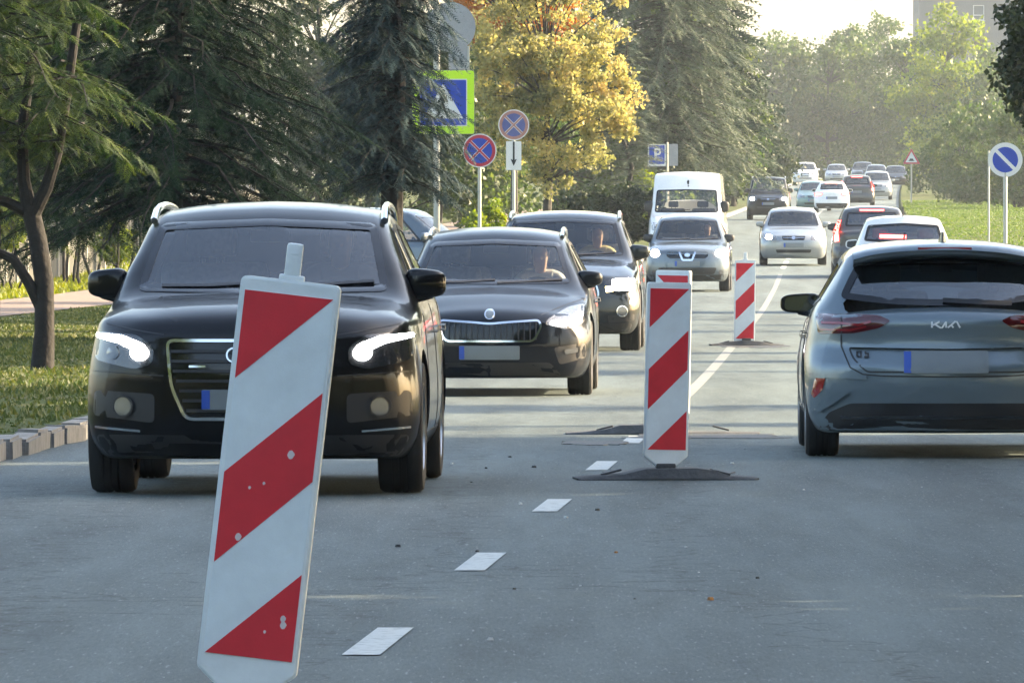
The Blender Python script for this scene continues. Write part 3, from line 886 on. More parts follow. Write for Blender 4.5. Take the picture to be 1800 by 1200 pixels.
# --- black SUV in front (left lane, oncoming)
shA = CarShape(4.63, 1.88, 1.625, zb=.20, zl=.925, zc=1.115, yc=1.22, yw=2.02, yr=3.80, yb=4.38, zt=1.12, tail=1.05, belt=.985, rw=.70, hw=.82, fa=.86, ra=3.67, R_=.365, tw=.25, sweep_f=.30,
               fprof=[(.15, .12), (.30, .03), (.45, 0), (.65, .0), (.85, .035), (1.0, .06)], hood_arch=.055, wbf=.94, rear_w=.68)
wsA = rp([(-.70, 1.115), (0, 1.105), (.70, 1.115), (.605, 1.50), (0, 1.525), (-.605, 1.50)], .05)
rwA = rp([(-.62, 1.16), (.62, 1.16), (.56, 1.47), (-.56, 1.47)], .05)
def suv_front(root, P, RG, LN, sh, lit=True):
    g = rp([(-.462, .862), (.462, .862), (.435, .60), (.355, .415), (-.355, .415), (-.435, .60)], .05)
    o = P('grille', inset(g, .012), 'F', M_GLOSSBLK, .002, .02)
    for k in range(7):
        z = .47 + k*.054; w = .33 + .10*min(1, (z-.42)/.3)
        LN('grille_bar', [(-w, z), (w, z)], 'F', M_TRIM, .016, .012, parent=o, depth=.004)
    RG('grille_frame', g, inset(g, .017), 'F', M_CHROME, .016, .02)
    P('grille_badge', [(-.33, .706), (-.24, .706), (-.24, .718), (-.33, .718)], 'F', M_CHROME, .016, .01)
    for k in range(4):
        c = (-.087 + .058*k, .775)
        RG('grille_emblem', circ(c[0], c[1], .042, 24), circ(c[0], c[1], .033, 24), 'F', M_CHROME, .02, .02)
    lens = rp([(.885, .905), (.62, .885), (.525, .815), (.53, .725), (.63, .695), (.86, .745)], .03)
    led = rp([(.868, .893), (.70, .880), (.572, .828), (.562, .770), (.60, .748), (.645, .80), (.72, .838), (.868, .870)], .02)
    for sx in (1, -1):
        q = lens if sx > 0 else mirx(lens); r_ = led if sx > 0 else mirx(led)
        h = P('headlight', q, 'F', M_DARKLENS, .004, .03, h=.03)
        P('light_strip', r_, 'F', M_LED, .009, .01, parent=h, h=.03)
        P('projector_lamp', circ(sx*.605, .785, .050, 18, .042), 'F', M_LED, .011, .01, parent=h, h=.03)
        P('reflector_bowl', circ(sx*.755, .785, .036, 16), 'F', M_DARKLENS, .008, .01, parent=h, h=.03)
    # lower intakes, fog lamps and skid
    low = rp([(.52, .56), (.86, .58), (.87, .44), (.52, .40)], .03)
    for sx in (1, -1):
        q = low if sx > 0 else mirx(low)
        o = P('bumper_intake', q, 'F', M_TRIM, .003, .02)
        f = P('fog_lamp', circ(sx*.70, .492, .056, 20), 'F', M_LENS, .012, .02, h=.02)
        RG('fog_lamp_ring', circ(sx*.70, .492, .062, 20), circ(sx*.70, .492, .050, 20), 'F', M_TRIM, .018, .02, parent=f)
        LN('bumper_strip', [(sx*.60, .355), (sx*.86, .375)], 'F', M_CHROME, .012, .006)
        LN('bumper_seam', [(sx*.47, .66), (sx*.885, .685)], 'F', M_TRIM, .007, .0012)
        LN('bonnet_seam', [(sx*.47, .885), (sx*.60, .905), (sx*.80, .945)], 'F', M_TRIM, .007, .0012)
    P('bumper_skirt', rp([(-.86, .335), (.86, .335), (.80, .215), (-.80, .215)], .04), 'F', M_TRIM, .003, .02)
    plate(P, RG, 'F', 0, .475, .585, .52, root, sh)
def roof_rails(root, sh, mat, x, y0, y1, h=.05):
    for sx in (1, -1):
        pts = []
        for k in range(11):
            t = k/10; y = y0 + (y1-y0)*t
            w = float(sh.wr(y))*sh.W/2
            z = float(sh.top(y)) - float(sh.drop(y)) + h*(1 - (2*t-1)**8) + .0
            pts.append((sx*(w - .012), y + float(sh.sweep(y))*.3 - sh.L/2, z))
        mb = MB(); mb.tube(pts, .021, 10); mb.build('roof_rail', mat, root, True)
hA = .026
locA = place(-1.415, 49.1, hA, shA.L)
suvA, P, RG, LN, cf = car('suv', 'A', shA, P_BLACK, wsA, rwA, sidewins(shA), locA, head_front(hA), 'black SUV with its headlights lit, nearest oncoming car, behind the leaning beacon')
suv_front(suvA, P, RG, LN, shA)
roof_rails(suvA, shA, M_CHROME, .62, 1.98, 3.95, .035)
add_mirrors(suvA, shA, P_BLACK, 1.72, 1.155, .115, .090, .012)
for z0, z1 in ((.985, 1.09),):
    for sx in (1, -1): LN('bonnet_crease', [(sx*.40, .955), (sx*.50, 1.02), (sx*.56, 1.085)], 'F', P_BLACK, .016, .003)
def wipers(LN, sh, hw):
    zc = sh.zc
    LN('windscreen_wiper', [(hw*.05, zc + .030), (hw*.45, zc + .040), (hw*.88, zc + .060)], 'F', M_TRIM, .016, .018)
    LN('windscreen_wiper', [(-hw*.80, zc + .034), (-hw*.40, zc + .036), (hw*.02, zc + .055)], 'F', M_TRIM, .016, .018)
wipers(LN, shA, .70); suvA.scale = (1, 1, .985)
def door_lines(LN, sh, mat=M_TRIM):
    mid = sh.yc + .35 + (sh.yr - sh.yc - .35)*.52
    for f in ('SL', 'SR'):
        for pts in ([(sh.fa + .47, .32), (sh.fa + .47, .70), (sh.yc + .40, sh.belt)], [(mid + .01, .32), (mid + .01, sh.belt + .05)], [(sh.ra - .35, .62), (sh.ra - .05, .80), (sh.yr - .1, sh.belt + .05)], [(sh.fa + .47, .32), (sh.ra - .42, .32)]):
            LN('door_seam', pts, f, mat, .008, .001)
        for y in (mid - .22, mid + .75):
            LN('door_handle', [(y, sh.belt - .10), (y + .2, sh.belt - .09)], f, mat, .03, .03)
door_lines(LN, shA)

# --- black hatchback behind it
shB = CarShape(4.45, 1.79, 1.46, zb=.155, zl=.665, zc=.945, yc=1.12, yw=1.98, yr=3.78, yb=4.28, zt=1.0, tail=.93, belt=.90, rw=.665, hw=.79, fa=.88, ra=3.56, R_=.325, tw=.215, sweep_f=.34,
               fprof=[(.1, .10), (.25, .02), (.42, 0), (.6, .02), (.75, .07), (.95, .1)], hood_arch=.06)
wsB = rp([(-.685, .965), (0, .955), (.685, .965), (.565, 1.325), (0, 1.35), (-.565, 1.325)], .05)
rwB = rp([(-.58, 1.05), (.58, 1.05), (.52, 1.32), (-.52, 1.32)], .05)
hB = .027
locB = place(-.195, 78.2, hB, shB.L)
carB, P, RG, LN, cf = car('hatchback', 'B', shB, P_NAVY, wsB, rwB, sidewins(shB), locB, head_front(hB), 'black hatchback with a round bonnet badge, between the nearest SUV and the dark crossover', glass=M_GLASS2)
g = rp([(-.43, .665, .04), (-.12, .645, .1), (0, .632, .08), (.12, .645, .1), (.43, .665, .04), (.455, .60, .03), (.385, .465, .05), (-.385, .465, .05), (-.455, .60, .03)], .04)
o = P('grille', inset(g, .01), 'F', M_GLOSSBLK, .002, .02)
for k in range(17):
    x = -.40 + .05*k
    LN('grille_bar', [(x, .485), (x, .635 - .02*(1 - min(1, abs(x)/.3)))], 'F', M_TRIM, .012, .010, parent=o, depth=.004)
RG('grille_frame', g, inset(g, .018), 'F', M_CHROME, .014, .02)
o = P('bonnet_badge', circ(0, .708, .046, 24), 'F', M_CHROME, .012, .02, h=.02)
P('badge_disc', circ(0, .708, .036, 20), 'F', P_GREY, .015, .01, parent=o, h=.02)
lens = rp([(.475, .615), (.50, .665), (.66, .765), (.815, .80), (.85, .72), (.80, .625), (.66, .575)], .03)
for sx in (1, -1):
    q = lens if sx > 0 else mirx(lens)
    h = P('headlight', q, 'F', M_LENS, .004, .03, h=.03)
    a = rp([(.52, .618), (.535, .65), (.66, .665), (.665, .60)], .012); b = rp([(.685, .60), (.69, .68), (.76, .735), (.80, .72), (.775, .63)], .012)
    for t in (a, b): P('light_strip', t if sx > 0 else mirx(t), 'F', M_LED, .009, .01, parent=h, h=.025)
    LN('bonnet_seam', [(sx*.44, .70), (sx*.62, .775), (sx*.80, .835)], 'F', M_TRIM, .007, .0012)
    P('bumper_intake', [(x*sx, z) for x, z in rp([(.55, .42), (.82, .46), (.83, .33), (.60, .27)], .03)], 'F', M_TRIM, .003, .02)
    P('fog_lamp', [(sx*x, z) for x, z in rp([(.64, .40), (.76, .42), (.755, .375), (.65, .36)], .012)], 'F', M_LENS, .010, .02, h=.03)
P('bumper_skirt', rp([(-.52, .29), (.52, .29), (.62, .175), (-.62, .175)], .03), 'F', M_TRIM, .003, .02)
plate(P, RG, 'F', 0, .315, .435, .52, carB, shB)
for sx in (1, -1): LN('bonnet_crease', [(sx*.30, .735), (sx*.38, .90)], 'F', P_NAVY, .012, .003)
add_mirrors(carB, shB, P_NAVY, 1.62, 1.005, .11, .073, .005)
roof_rails(carB, shB, M_CHROME, .58, 2.05, 3.7, .035)
door_lines(LN, shB); wipers(LN, shB, .68)

# --- dark crossover SUV, third in the oncoming lane
shC = CarShape(4.66, 1.90, 1.66, zb=.20, zl=.83, zc=1.10, yc=1.22, yw=2.0, yr=3.85, yb=4.40, zt=1.12, tail=1.05, belt=.99, rw=.70, hw=.82, fa=.86, ra=3.68, R_=.365, tw=.245, sweep_f=.26, wbf=.94, rear_w=.68)
wsC = rp([(-.72, 1.12), (0, 1.11), (.72, 1.12), (.61, 1.53), (0, 1.555), (-.61, 1.53)], .05)
rwC = rp([(-.62, 1.17), (.62, 1.17), (.56, 1.50), (-.56, 1.50)], .05)
locC = place(.57, 106.7, .03, shC.L)
carC, P, RG, LN, cf = car('crossover', 'C', shC, P_DKGREY, wsC, rwC, sidewins(shC), locC, head_front(.03), 'dark crossover with stacked headlamp bars, half hidden behind the black hatchback', glass=M_GLASS2)
g = rp([(-.42, .80), (.42, .80), (.46, .66), (.36, .48), (-.36, .48), (-.46, .66)], .05)
o = P('grille', g, 'F', M_GLOSSBLK, .002, .02)
for k in range(5): LN('grille_bar', [(-.36, .53 + k*.055), (.36, .53 + k*.055)], 'F', M_CHROME, .010, .010, parent=o)
RG('grille_frame', g, inset(g, .02), 'F', M_CHROME, .014, .02)
for sx in (1, -1):
    h = P('headlight', [(sx*x, z) for x, z in rp([(.50, .83), (.86, .87), (.885, .70), (.52, .665)], .03)], 'F', M_DARKLENS, .004, .03, h=.03)
    P('light_strip', [(sx*x, z) for x, z in rp([(.60, .845), (.85, .86), (.86, .80), (.60, .785)], .012)], 'F', M_LED, .009, .01, parent=h, h=.03)
    P('light_strip', [(sx*x, z) for x, z in rp([(.63, .765), (.85, .775), (.855, .72), (.63, .71)], .012)], 'F', M_LEDS, .009, .01, parent=h, h=.03)
    P('indicator_lamp', [(sx*x, z) for x, z in rp([(.52, .76), (.62, .765), (.62, .705), (.53, .69)], .012)], 'F', M_AMBER, .009, .01, parent=h, h=.03)
    f = P('fog_lamp', circ(sx*.72, .47, .05, 18), 'F', M_LENS, .012, .02, h=.02)
    RG('fog_lamp_ring', circ(sx*.72, .47, .068, 20), circ(sx*.72, .47, .054, 20), 'F', M_CHROME, .018, .02, parent=f)
    P('side_marker', circ(sx*.83, .575, .026, 12), 'F', M_AMBER, .008, .02, h=.02)
    P('bumper_intake', [(sx*x, z) for x, z in rp([(.55, .42), (.86, .44), (.86, .36), (.56, .33)], .02)], 'F', M_TRIM, .003, .02)
P('bumper_skirt', rp([(-.84, .33), (.84, .33), (.80, .215), (-.80, .215)], .04), 'F', M_TRIM, .003, .02)
plate(P, RG, 'F', 0, .36, .47, .52, carC, shC)
roof_rails(carC, shC, M_CHROME, .62, 1.98, 3.95, .035)
add_mirrors(carC, shC, P_DKGREY, 1.72, 1.16, .12, .09, .010)
door_lines(LN, shC); wipers(LN, shC, .70)

# --- silver grey crossover, fourth, with a V in its grille
shD = CarShape(4.33, 1.80, 1.62, zb=.21, zl=.82, zc=1.06, yc=1.10, yw=1.85, yr=3.6, yb=4.1, zt=1.10, tail=1.0, belt=.98, rw=.70, hw=.82, fa=.84, ra=3.48, R_=.345, tw=.22, sweep_f=.32, wbf=.94, rear_w=.68)
wsD = rp([(-.70, 1.085), (0, 1.075), (.70, 1.085), (.58, 1.50), (0, 1.52), (-.58, 1.50)], .05)
rwD = rp([(-.58, 1.15), (.58, 1.15), (.53, 1.46), (-.53, 1.46)], .05)
XD, YD = at(1208, 84)
locD = place(XD, YD, .04, shD.L)
carD, P, RG, LN, cf = car('crossover', 'D', shD, P_GREY, wsD, rwD, sidewins(shD), locD, head_front(.04), 'silver grey crossover with a chrome V grille, in front of the white van', glass=M_GLASS2)
o = P('grille', rp([(-.42, .825), (.42, .825), (.44, .74), (.37, .69), (-.37, .69), (-.44, .74)], .03), 'F', M_GLOSSBLK, .003, .02)
for sx in (1, -1):
    LN('grille_chevron', [(sx*.17, .83), (sx*.10, .66), (0, .655)], 'F', M_CHROME, .04, .02)
    h = P('headlight', [(sx*x, z) for x, z in rp([(.52, .78), (.66, .90), (.83, .95), (.85, .80), (.70, .70), (.56, .70)], .04)], 'F', M_LENS, .004, .03, h=.03)
    P('light_strip', circ(sx*.68, .80, .095, 18, .085), 'F', M_LED, .009, .01, parent=h, h=.03)
    P('fog_lamp', circ(sx*.70, .40, .05, 16), 'F', M_LENS, .012, .02, h=.02)
o = P('bonnet_badge', circ(0, .765, .06, 20, .04), 'F', M_CHROME, .024, .02, h=.03)
P('bumper_intake', rp([(-.62, .50), (.62, .50), (.56, .36), (-.56, .36)], .04), 'F', M_TRIM, .003, .02)
P('bumper_skirt', rp([(-.84, .35), (.84, .35), (.78, .225), (-.78, .225)], .04), 'F', M_TRIM, .003, .02)
plate(P, RG, 'F', 0, .53, .64, .52, carD, shD)
add_mirrors(carD, shD, M_TRIM, 1.50, 1.12, .11, .085, .02)
door_lines(LN, shD); wipers(LN, shD, .70)

# --- white panel van
shE = CarShape(5.6, 2.02, 2.48, zb=.20, zl=.98, zc=1.28, yc=.78, yw=1.52, yr=5.2, yb=5.55, zt=1.6, tail=1.5, belt=1.15, rw=.84, hw=.86, fa=.92, ra=4.6, R_=.36, tw=.23, sweep_f=.22, zm=.8, wbf=.965, rear_w=.86)
wsE = rp([(-.84, 1.32), (0, 1.31), (.84, 1.32), (.79, 1.95), (0, 1.97), (-.79, 1.95)], .07)
XE, YE = at(1205, 67)
locE = place(XE, YE, .045, shE.L)
vanE, P, RG, LN, cf = car('van', 'E', shE, P_WHITE, wsE, None, [rp([(1.25, 1.32), (1.60, 1.92), (2.15, 1.94), (2.15, 1.30)], .05)], locE, head_front(.045), 'tall white van behind the silver grey crossover', glass=M_GLASS2)
P('roof_panel_print', rp([(.02, 2.10), (.055, 2.10), (.065, 2.20), (.03, 2.24), (.0, 2.18)], .01), 'F', P_NAVY, .003, .004, h=.03)
P('roof_panel_print', rp([(.025, 2.04), (.06, 2.04), (.06, 2.08), (.025, 2.08)], .01), 'F', P_NAVY, .003, .004, h=.03)
P('grille', rp([(-.45, .92), (.45, .92), (.38, .72), (-.38, .72)], .05), 'F', M_TRIM, .003, .02)
for sx in (1, -1): 
    P('headlight', [(sx*x, z) for x, z in rp([(.58, .80), (.62, 1.0), (.90, 1.05), (.90, .82)], .04)], 'F', M_LENS, .004, .03)
P('bumper_skirt', rp([(-.90, .55), (.90, .55), (.86, .24), (-.86, .24)], .05), 'F', M_TRIM, .004, .02)
LN('screen_wiper', [(-.5, 1.33), (.1, 1.40)], 'F', M_TRIM, .02, .02); vanE.scale = (1, 1, .94)
add_mirrors(vanE, shE, M_TRIM, 1.15, 1.48, .11, .17, .07)

# --- silver hatchback on the centre line further on
shF = CarShape(4.1, 1.72, 1.47, zb=.17, zl=.69, zc=.97, yc=1.02, yw=1.78, yr=3.4, yb=3.9, zt=1.02, tail=.95, belt=.91, rw=.67, hw=.80, fa=.80, ra=3.30, R_=.31, tw=.19, sweep_f=.28)
wsF = rp([(-.655, .99), (0, .98), (.655, .99), (.55, 1.345), (0, 1.37), (-.55, 1.345)], .05)
rwF = rp([(-.55, 1.06), (.55, 1.06), (.50, 1.34), (-.50, 1.34)], .05)
def plain_front(P, RG, LN, sh, root, lit=M_LED, grille=True, dark=M_DARKLENS):
    k = sh.W/1.72; zl = sh.zl
    P('grille', rp([(-.30*k, zl + .045), (.30*k, zl + .045), (.27*k, zl - .06), (-.27*k, zl - .06)], .03), 'F', M_GLOSSBLK, .004, .02)
    LN('grille_bar', [(-.28*k, zl + .0), (.28*k, zl + .0)], 'F', M_CHROME, .012, .012)
    P('bonnet_badge', circ(0, zl + .0, .045, 14), 'F', M_CHROME, .018, .02, h=.03)
    for sx in (1, -1):
        h = P('headlight', [(sx*x*k, z) for x, z in rp([(.42, zl - .06), (.45, zl + .06), (.72, zl + .12), (.80, zl + .06), (.76, zl - .05)], .03)], 'F', M_LENS, .004, .03, h=.04)
        if lit: P('light_strip', circ(sx*.62*k, zl + .02, .085*k, 16, .068), 'F', lit, .009, .01, parent=h, h=.03)
    P('bumper_intake', rp([(-.45*k, zl - .30), (.45*k, zl - .30), (.42*k, zl - .38), (-.42*k, zl - .38)], .02), 'F', M_TRIM, .004, .02)
    plate(P, RG, 'F', 0, zl - .24, zl - .13, .50, root, sh)
XF, YF = at(1395, 70)
locF = place(XF, YF, .02, shF.L)
carF, P, RG, LN, cf = car('hatchback', 'F', shF, P_SILVER, wsF, rwF, sidewins(shF), locF, head_front(.02), 'silver hatchback with dazzling headlights coming along the centre line', glass=M_GLASS2)
plain_front(P, RG, LN, shF, carF)
add_mirrors(carF, shF, P_SILVER, 1.45, 1.03, .10, .07, .05)
door_lines(LN, shF)

# --- black people carrier beyond
shG = CarShape(4.4, 1.80, 1.78, zb=.19, zl=.84, zc=1.12, yc=.98, yw=1.65, yr=4.0, yb=4.3, zt=1.15, tail=1.0, belt=1.0, rw=.76, hw=.82, fa=.82, ra=3.5, R_=.32, tw=.2, sweep_f=.26, wbf=.95, rear_w=.75)
wsG = rp([(-.74, 1.14), (0, 1.13), (.74, 1.14), (.64, 1.66), (0, 1.68), (-.64, 1.66)], .05)
XG, YG = at(1350, 43)
carG, P, RG, LN, cf = car('people_carrier', 'G', shG, P_BLACK, wsG, None, sidewins(shG), place(XG, YG, .043, shG.L), head_front(.043), 'boxy black people carrier with lit lamps, left of the distant queue', glass=M_GLASS2)
plain_front(P, RG, LN, shG, carG)
add_mirrors(carG, shG, M_TRIM, 1.35, 1.2, .115, .10, .06)
roof_rails(carG, shG, M_CHROME, .6, 1.9, 3.9, .05)

# --- steel blue hatchback seen from behind (right lane)
shH = CarShape(4.31, 1.80, 1.447, zb=.165, zl=.68, zc=.95, yc=1.10, yw=1.95, yr=3.70, yb=4.16, zt=1.0, tail=.97, belt=.90, rw=.66, hw=.79, fa=.86, ra=3.51, R_=.318, tw=.215, rear_w=.655, rear_b=.775, sweep_r=.26,
               rprof=[(.10, .13), (.2, .05), (.36, .02), (.50, 0), (.60, .005), (.68, .05), (.75, .085), (.90, .075), (1.0, .09), (1.2, .1)], wbf=.93)
wsH = rp([(-.66, .97), (0, .96), (.66, .97), (.55, 1.31), (0, 1.34), (-.55, 1.31)], .05)
rwH = rp([(-.665, 1.055, .05), (-.35, 1.015, .2), (0, 1.005, .2), (.35, 1.015, .2), (.665, 1.055, .05), (.60, 1.20, .1), (.535, 1.315, .05), (0, 1.335, .3), (-.535, 1.315, .05)], .05)
hH = .016
locH = place(2.725, 57.1, hH, shH.L)
carH, P, RG, LN, cf = car('hatchback', 'H', shH, P_STEEL, wsH, rwH, sidewins(shH), locH, head_rear(hH), 'steel blue hatchback seen from behind, nearest car in the right lane', rglass=M_GLASSD)
def rear_u(pts): return [(-u, z) for u, z in pts]
tl = rp([(-.815, .955), (-.60, .955), (-.42, .945), (-.345, .91), (-.42, .86), (-.58, .825), (-.80, .82)], .02)
for sx in (1, -1):
    q = [(sx*x, z) for x, z in tl]
    h = P('tail_light', q, 'R', M_TAIL, .006, .03, h=.03)
    LN('light_guide', [(sx*x, z) for x, z in [(-.78, .895), (-.66, .893), (-.55, .88), (-.47, .905)]], 'R', M_TAILRED, .016, .011, parent=h, depth=.004)
    LN('light_guide', [(sx*x, z) for x, z in [(-.79, .85), (-.60, .845), (-.50, .87)]], 'R', M_TAILRED, .012, .011, parent=h, depth=.004)
    LN('lamp_split', [(sx*-.655, .955), (sx*-.655, .82)], 'R', M_TRIM, .006, .008, parent=h)
    P('rear_reflector', [(sx*x, z) for x, z in rp([(-.845, .415), (-.82, .53), (-.755, .535), (-.775, .45), (-.825, .395)], .015)], 'R', M_TAILRED, .006, .02, h=.03)
    LN('tailgate_seam', [(sx*-.655, .815), (sx*-.655, .74), (sx*-.60, .60), (sx*-.52, .555), (sx*-.40, .545), (0, .54)], 'R', M_TRIM, .010, .001)
    LN('bumper_fold', [(sx*-.84, .545), (sx*-.66, .545), (sx*-.5, .535)], 'R', P_STEEL, .03, .010)
    P('bumper_vane', [(sx*x, z) for x, z in rp([(-.83, .315), (-.80, .36), (-.63, .45), (-.60, .44), (-.72, .35), (-.80, .30)], .015)], 'R', P_STEEL, .028, .03, h=.03)
rec = rp([(-.615, .735), (.615, .735), (.585, .655), (.50, .565), (-.50, .565), (-.585, .655)], .03)
RG('plate_recess', rec, inset(rec, .012), 'R', M_TRIM, .001, .01)
LN('plate_lamp_lip', [(-.60, .745), (0, .735), (.60, .745)], 'R', P_STEEL, .022, .028, depth=.02)
plate(P, RG, 'R', 0, .562, .712, .53, carH, shH)
dif = rp([(-.74, .30), (-.60, .365), (.60, .365), (.74, .30), (.80, .18), (-.80, .18)], .03)
P('bumper_diffuser', dif, 'R', M_TRIM, .006, .02)
LN('diffuser_bar', [(-.66, .27), (.66, .27)], 'R', M_DARKLENS, .022, .014)
# maker's letters on the tailgate and the small model letters
def logo(strokes, u0, z0, w, h, mat, th):
    for st in strokes: LN('tailgate_letter', rear_u([(u0 + a*w, z0 + b*h) for a, b in st]), 'R', mat, th, .008, depth=.004)
logo([[(0, 0), (0, 1)], [(.03, .42), (.27, 1)], [(.10, .58), (.30, 0), (.36, 0), (.50, 1)], [(.50, 1), (.50, 0)], [(.56, 0), (.82, 1), (.88, 1), (1.0, 0)], [(.70, .38), (.76, 0)]], -.088, .863, .177, .040, M_LETTER, .011)
logo([[(0, .1), (.35, 0), (.35, 1), (0, .9), (0, .1)], [(.75, 1), (.75, .6), (1, .6), (1, 0), (.65, 0)]], -.558, .672, .07, .035, M_TRIM, .012)
# wiper, roof fin, spoiler
LN('rear_wiper', rear_u([(-.015, 1.045), (.15, 1.035), (.42, 1.022)]), 'R', M_TRIM, .030, .022, depth=.02)
mb = MB(); nS = 15; V = []; F = []
for i in range(nS):
    t = -1 + 2*i/(nS-1); x = t*.575
    bow = -.06*t*t; zt_ = 1.425 - .045*t*t - .02*abs(t)**6
    y0 = 3.60
    prof = [(y0, zt_ + .001), (y0 + .18, zt_ - .002), (3.98 + bow*1.2, zt_ - .028), (4.00 + bow*1.2, zt_ - .05), (3.97 + bow*1.2, zt_ - .075), (3.78 + bow, zt_ - .115), (3.62, zt_ - .10)]
    for y, z in prof: V.append((x, y - shH.L/2, z))
for i in range(nS - 1):
    for k in range(7): F.append((i*7 + k, i*7 + (k+1) % 7, (i+1)*7 + (k+1) % 7, (i+1)*7 + k))
F += [tuple(range(6, -1, -1)), tuple((nS-1)*7 + k for k in range(7))]
sp = obj('roof_spoiler', V, F, P_STEEL, carH, True, 45); fix_normals(sp.data)
mb = MB(); mb.box((0, 3.985 - shH.L/2, 1.385), (.34, .012, .016), None, .003); mb.build('high_brake_lamp', M_TAILRED, sp)
V = []; F = []
for k, (y, w, z) in enumerate([(3.36, .004, 1.435), (3.42, .022, 1.455), (3.50, .030, 1.485), (3.56, .022, 1.497), (3.585, .012, 1.49), (3.60, .01, 1.435)]):
    V += [(-w, y - shH.L/2, 1.42), (-w*.4, y - shH.L/2, z), (w*.4, y - shH.L/2, z), (w, y - shH.L/2, 1.42)]
for k in range(5):
    for j in range(3): F.append((4*k + j, 4*k + j + 1, 4*k + 5 + j, 4*k + 4 + j))
F.append((20, 21, 22, 23)); fin = obj('roof_antenna', V, F, M_GLOSSBLK, carH, True); fix_normals(fin.data)
add_mirrors(carH, shH, M_GLOSSBLK, 1.62, 1.0, .135, .074, .018); carH.scale = (1, 1, .952)
door_lines(LN, shH)

# --- cars ahead in the right lane, and the distant queue
def plain_rear(P, RG, LN, sh, root, lamp=M_BRAKE, tall=False, high=True):
    k = sh.W/1.8; zt = sh.tail
    for sx in (1, -1):
        if tall: q = rp([(.66*k, zt + .28), (.74*k, zt + .27), (.86*k, zt - .02), (.84*k, zt - .26), (.70*k, zt - .24), (.72*k, zt)], .02)
        else: q = rp([(.45*k, zt - .05), (.78*k, zt - .02), (.86*k, zt - .06), (.84*k, zt - .20), (.50*k, zt - .17)], .02)
        h = P('tail_light', [(sx*x, z) for x, z in q], 'R', M_TAILRED, .006, .03, h=.04)
        P('brake_lamp', [(sx*x, z) for x, z in inset(q, .022)], 'R', lamp, .012, .01, parent=h, h=.04)
    if high: P('high_brake_lamp', rp([(-.28, sh.H - .125), (.28, sh.H - .125), (.28, sh.H - .098), (-.28, sh.H - .098)], .004), 'R', lamp, .014, .03)
    plate(P, RG, 'R', 0, zt - .34, zt - .22, .52, root, sh)
    P('bumper_skirt', rp([(-.80*k, .42), (.80*k, .42), (.78*k, sh.zb + .02), (-.78*k, sh.zb + .02)], .04), 'R', M_TRIM, .004, .02)
shI = CarShape(4.4, 1.82, 1.66, zb=.2, zl=.8, zc=1.08, yc=1.1, yw=1.85, yr=3.72, yb=4.2, zt=1.13, tail=1.05, belt=.99, rw=.70, hw=.82, fa=.86, ra=3.5, R_=.345, tw=.22, rear_w=.69, rear_b=.77, wbf=.94)
rwI = rp([(-.67, 1.22), (0, 1.17), (.67, 1.22), (.60, 1.49), (0, 1.525), (-.60, 1.49)], .05)
wsI = rp([(-.70, 1.10), (.70, 1.10), (.60, 1.52), (-.60, 1.52)], .05)
XI, YI = at(1588, 104)
carI, P, RG, LN, cf = car('crossover', 'I', shI, P_WHITE, wsI, rwI, sidewins(shI), place(XI, YI, .035, shI.L), head_rear(.035), 'white crossover braking just ahead of the steel blue hatchback', rglass=M_GLASSD)
plain_rear(P, RG, LN, shI, carI, high=False)
LN('rear_wiper', [(0, 1.20), (-.03, 1.36)], 'R', M_TRIM, .03, .02)
P('high_brake_lamp', rp([(-.05, 1.265), (.40, 1.275), (.40, 1.33), (-.05, 1.32)], .01), 'R', M_BRAKE, .02, .03)
add_mirrors(carI, shI, P_WHITE, 1.55, 1.16, .11, .085, .02)
mb = MB(); mb.tube([(0, 3.3 - shI.L/2, 1.65), (.0, 3.42 - shI.L/2, 1.80)], .012, 6); mb.build('roof_antenna', M_TRIM, carI)
XJ, YJ = at(1533, 76)
carJ, P, RG, LN, cf = car('suv', 'J', shC, P_DARK2, wsC, rwC, sidewins(shC), place(XJ, YJ, .03, shC.L), head_rear(.03), 'dark SUV with tall red tail lamps half hidden behind the white crossover', rglass=M_GLASSD)
plain_rear(P, RG, LN, shC, carJ, tall=True)
add_mirrors(carJ, shC, P_DARK2, 1.72, 1.16, .12, .09, .010)
GQ = 'distant queue of cars'
def far_car(name, key, sh, pm, ws, rw_, px, s, h, front, label, lit=None, brake=True, tall=False, dy=0, rl=True):
    X, Y = at(px, s)
    loc = place(X, Y, h, sh.L)
    r, P, RG, LN, cf = car(name, key, sh, pm, ws, rw_, sidewins(sh), loc, head_front(h) if front else head_rear(h), label, GQ, rear_row=False)
    if front: plain_front(P, RG, LN, sh, r, lit)
    else: plain_rear(P, RG, LN, sh, r, M_BRAKE if brake else M_TAILRED, tall)
    add_mirrors(r, sh, pm, sh.yc + .45, sh.belt + .12, .11, .08, .06)
    return r
far_car('hatchback', 'F', shF, P_TEAL, wsF, rwF, 1430, 36.5, .04, True, 'pale teal car seen over the silver hatchback, beside red tail lamps', lit=None)
far_car('hatchback', 'F', shF, P_WHITE, wsF, rwF, 1462, 37.5, .042, False, 'small white car with red tail lamps, left of the dark braking SUV')
far_car('suv', 'J', shC, P_DARK2, wsC, rwC, 1506, 34, .042, False, 'dark SUV with both brake lamps red in the distant queue', tall=True)
far_car('crossover', 'I', shI, P_SILVER, wsI, rwI, 1541, 31, .043, True, 'silver car with a warm lamp right of the dark braking SUV', lit=M_AMBER)
far_car('crossover', 'D', shD, P_WHITE, wsD, rwD, 1415, 25.5, .05, True, 'leftmost car at the far end of the road, white crossover', lit=None)
far_car('hatchback', 'F', shF, P_SILVER, wsF, rwF, 1470, 24.3, .05, True, 'silver car at the far end, between the white and the dark one', lit=None)
far_car('crossover', 'D', shD, P_DARK2, wsD, rwD, 1516, 24.0, .05, True, 'dark car at the far end, partly behind a pale one', lit=None)
